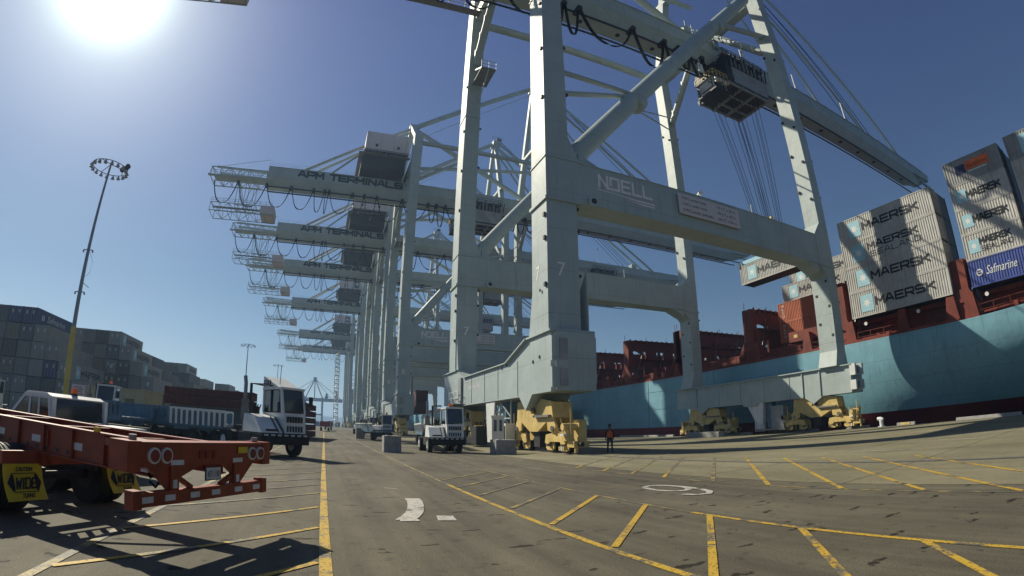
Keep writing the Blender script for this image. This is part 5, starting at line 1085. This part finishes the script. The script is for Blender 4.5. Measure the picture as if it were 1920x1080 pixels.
sg_ = thing('notice_board', 'small pale notice board on a post behind the pickup truck', 'sign', (-17.6, 34.5, 0), R(0))
b = B(); b.tube([(0, 0, 0), (0, 0, 2.3)], .04, steel); b.build('post', sg_)
b = B(); b.box(-.5, .5, -.03, .03, 2.25, 3.0, signw)
for i in range(4): b.box(-.4, .4-.1*(i % 2), -.035, -.03, 2.36+.15*i, 2.41+.15*i, shipred)
b.build('board', sg_)
# cream site hut and white truck cab behind the blue trailers
hut = thing('site_hut', 'cream flat-roofed site hut in front of the yard containers', 'hut', (-20.5, 50, 0), R(-14)); cream = mat('hut_cream', (.44, .40, .24), .7, var=.08, scale=1, streak=.2)
b = B(); b.box(-3.6, 3.6, -1.6, 1.6, .3, 3.45, cream); b.box(-3.7, 3.7, -1.7, 1.7, 3.45, 3.6, cream); b.build('hut_wall', hut)
for x in (-.8, 1.9): b = B(); b.box(x-.55, x+.55, -1.64, -1.58, 1.7, 2.7, mat('hut_window', (.16, .14, .08), .4)); b.build('window', hut)
tractor('yard_tractor', 'white truck cab partly hidden between the pickup and the cream hut', (-15.4, 33.4, 0), R(-80), None)
tractor('yard_tractor', 'pale tractor in shade at the far left edge behind the chassis', (-31.5, 44, 0), R(-70), None)
# ------------------------------------------------------------------ distant crane across the basin and its hoists
dcm = mat('distant_crane_blue', (.20, .27, .32), .7, var=.08, scale=.05)
dk = thing('distant_crane', 'distant hazy crane with lattice apex and low boom at the road end', 'gantry crane', (-10, 620, 0))
b = B()
for x in (-14, 7): b.box(x-1.2, x+1.2, -6, -4, 0, 34, dcm); b.box(x-1.2, x+1.2, 4, 6, 0, 34, dcm)
b.box(-15, 8, -6, -4, 12, 14, dcm); b.build('leg_frame', dk)
b = B(); b.box(-42, 32, -2, 2, 29, 33, dcm)
b.build('boom', dk)
b = B()
for (x0, x1) in ((-3, -14), (-3, 7), (-3, -3)): b.bar((x0, 0, 56), (x1, 0, 33), 1.2, 1.2, dcm)
b.box(-5, -1, -1.5, 1.5, 55, 58, dcm)
for x in (-38, -22, 18, 30): b.tube([(-3, 0, 56), (x, 0, 33)], .35, dcm, 4)
b.build('apex_frame', dk)
for x, h in ((12, 8), (24, 12)): b = B(); b.hexa([(x-2.2, -2, 31), (x+2.2, -2, 31), (x+2.2, 2, 31), (x-2.2, 2, 31)], [(x-1, -1, 31+h), (x+1, -1, 31+h), (x+1, 1, 31+h), (x-1, 1, 31+h)], mat('far_green', (.05, .08, .06), .8)); b.box(x-2.6, x+2.6, -2.2, 2.2, 31+h*.45, 31+h*.55, dark); b.build('hoist_unit', dk)
random.seed(5)
for i in range(9):
    x = -6+i*5.5; b = B(); b.box(x-2, x+2.2, 395, 401, 0, 2.6+random.random()*2, random.choice(ymats)); b.box(x-2.1, x-1.9, 394.9, 395, 0, 2.6, dark)
    tag(b.build('far_container'), 'tiny far container at the end of the road, number %d from the left' % (i+1), 'container', 'far containers at the end of the road')
# ------------------------------------------------------------------ sea haze
hz = bpy.data.materials.new('sea_haze'); hz.use_nodes = True; t = hz.node_tree; t.nodes.remove(t.nodes['Principled BSDF'])
pv = t.nodes.new('ShaderNodeVolumePrincipled'); pv.inputs['Color'].default_value = (.42, .66, 1.0, 1); pv.inputs['Density'].default_value = 0.00045; pv.inputs['Anisotropy'].default_value = 0.25
t.links.new(pv.outputs[0], t.nodes['Material Output'].inputs['Volume'])
o = B().box(-2600, 4100, -1600, 3600, -8, 112, hz).build('haze'); tag(o, kind='stuff')
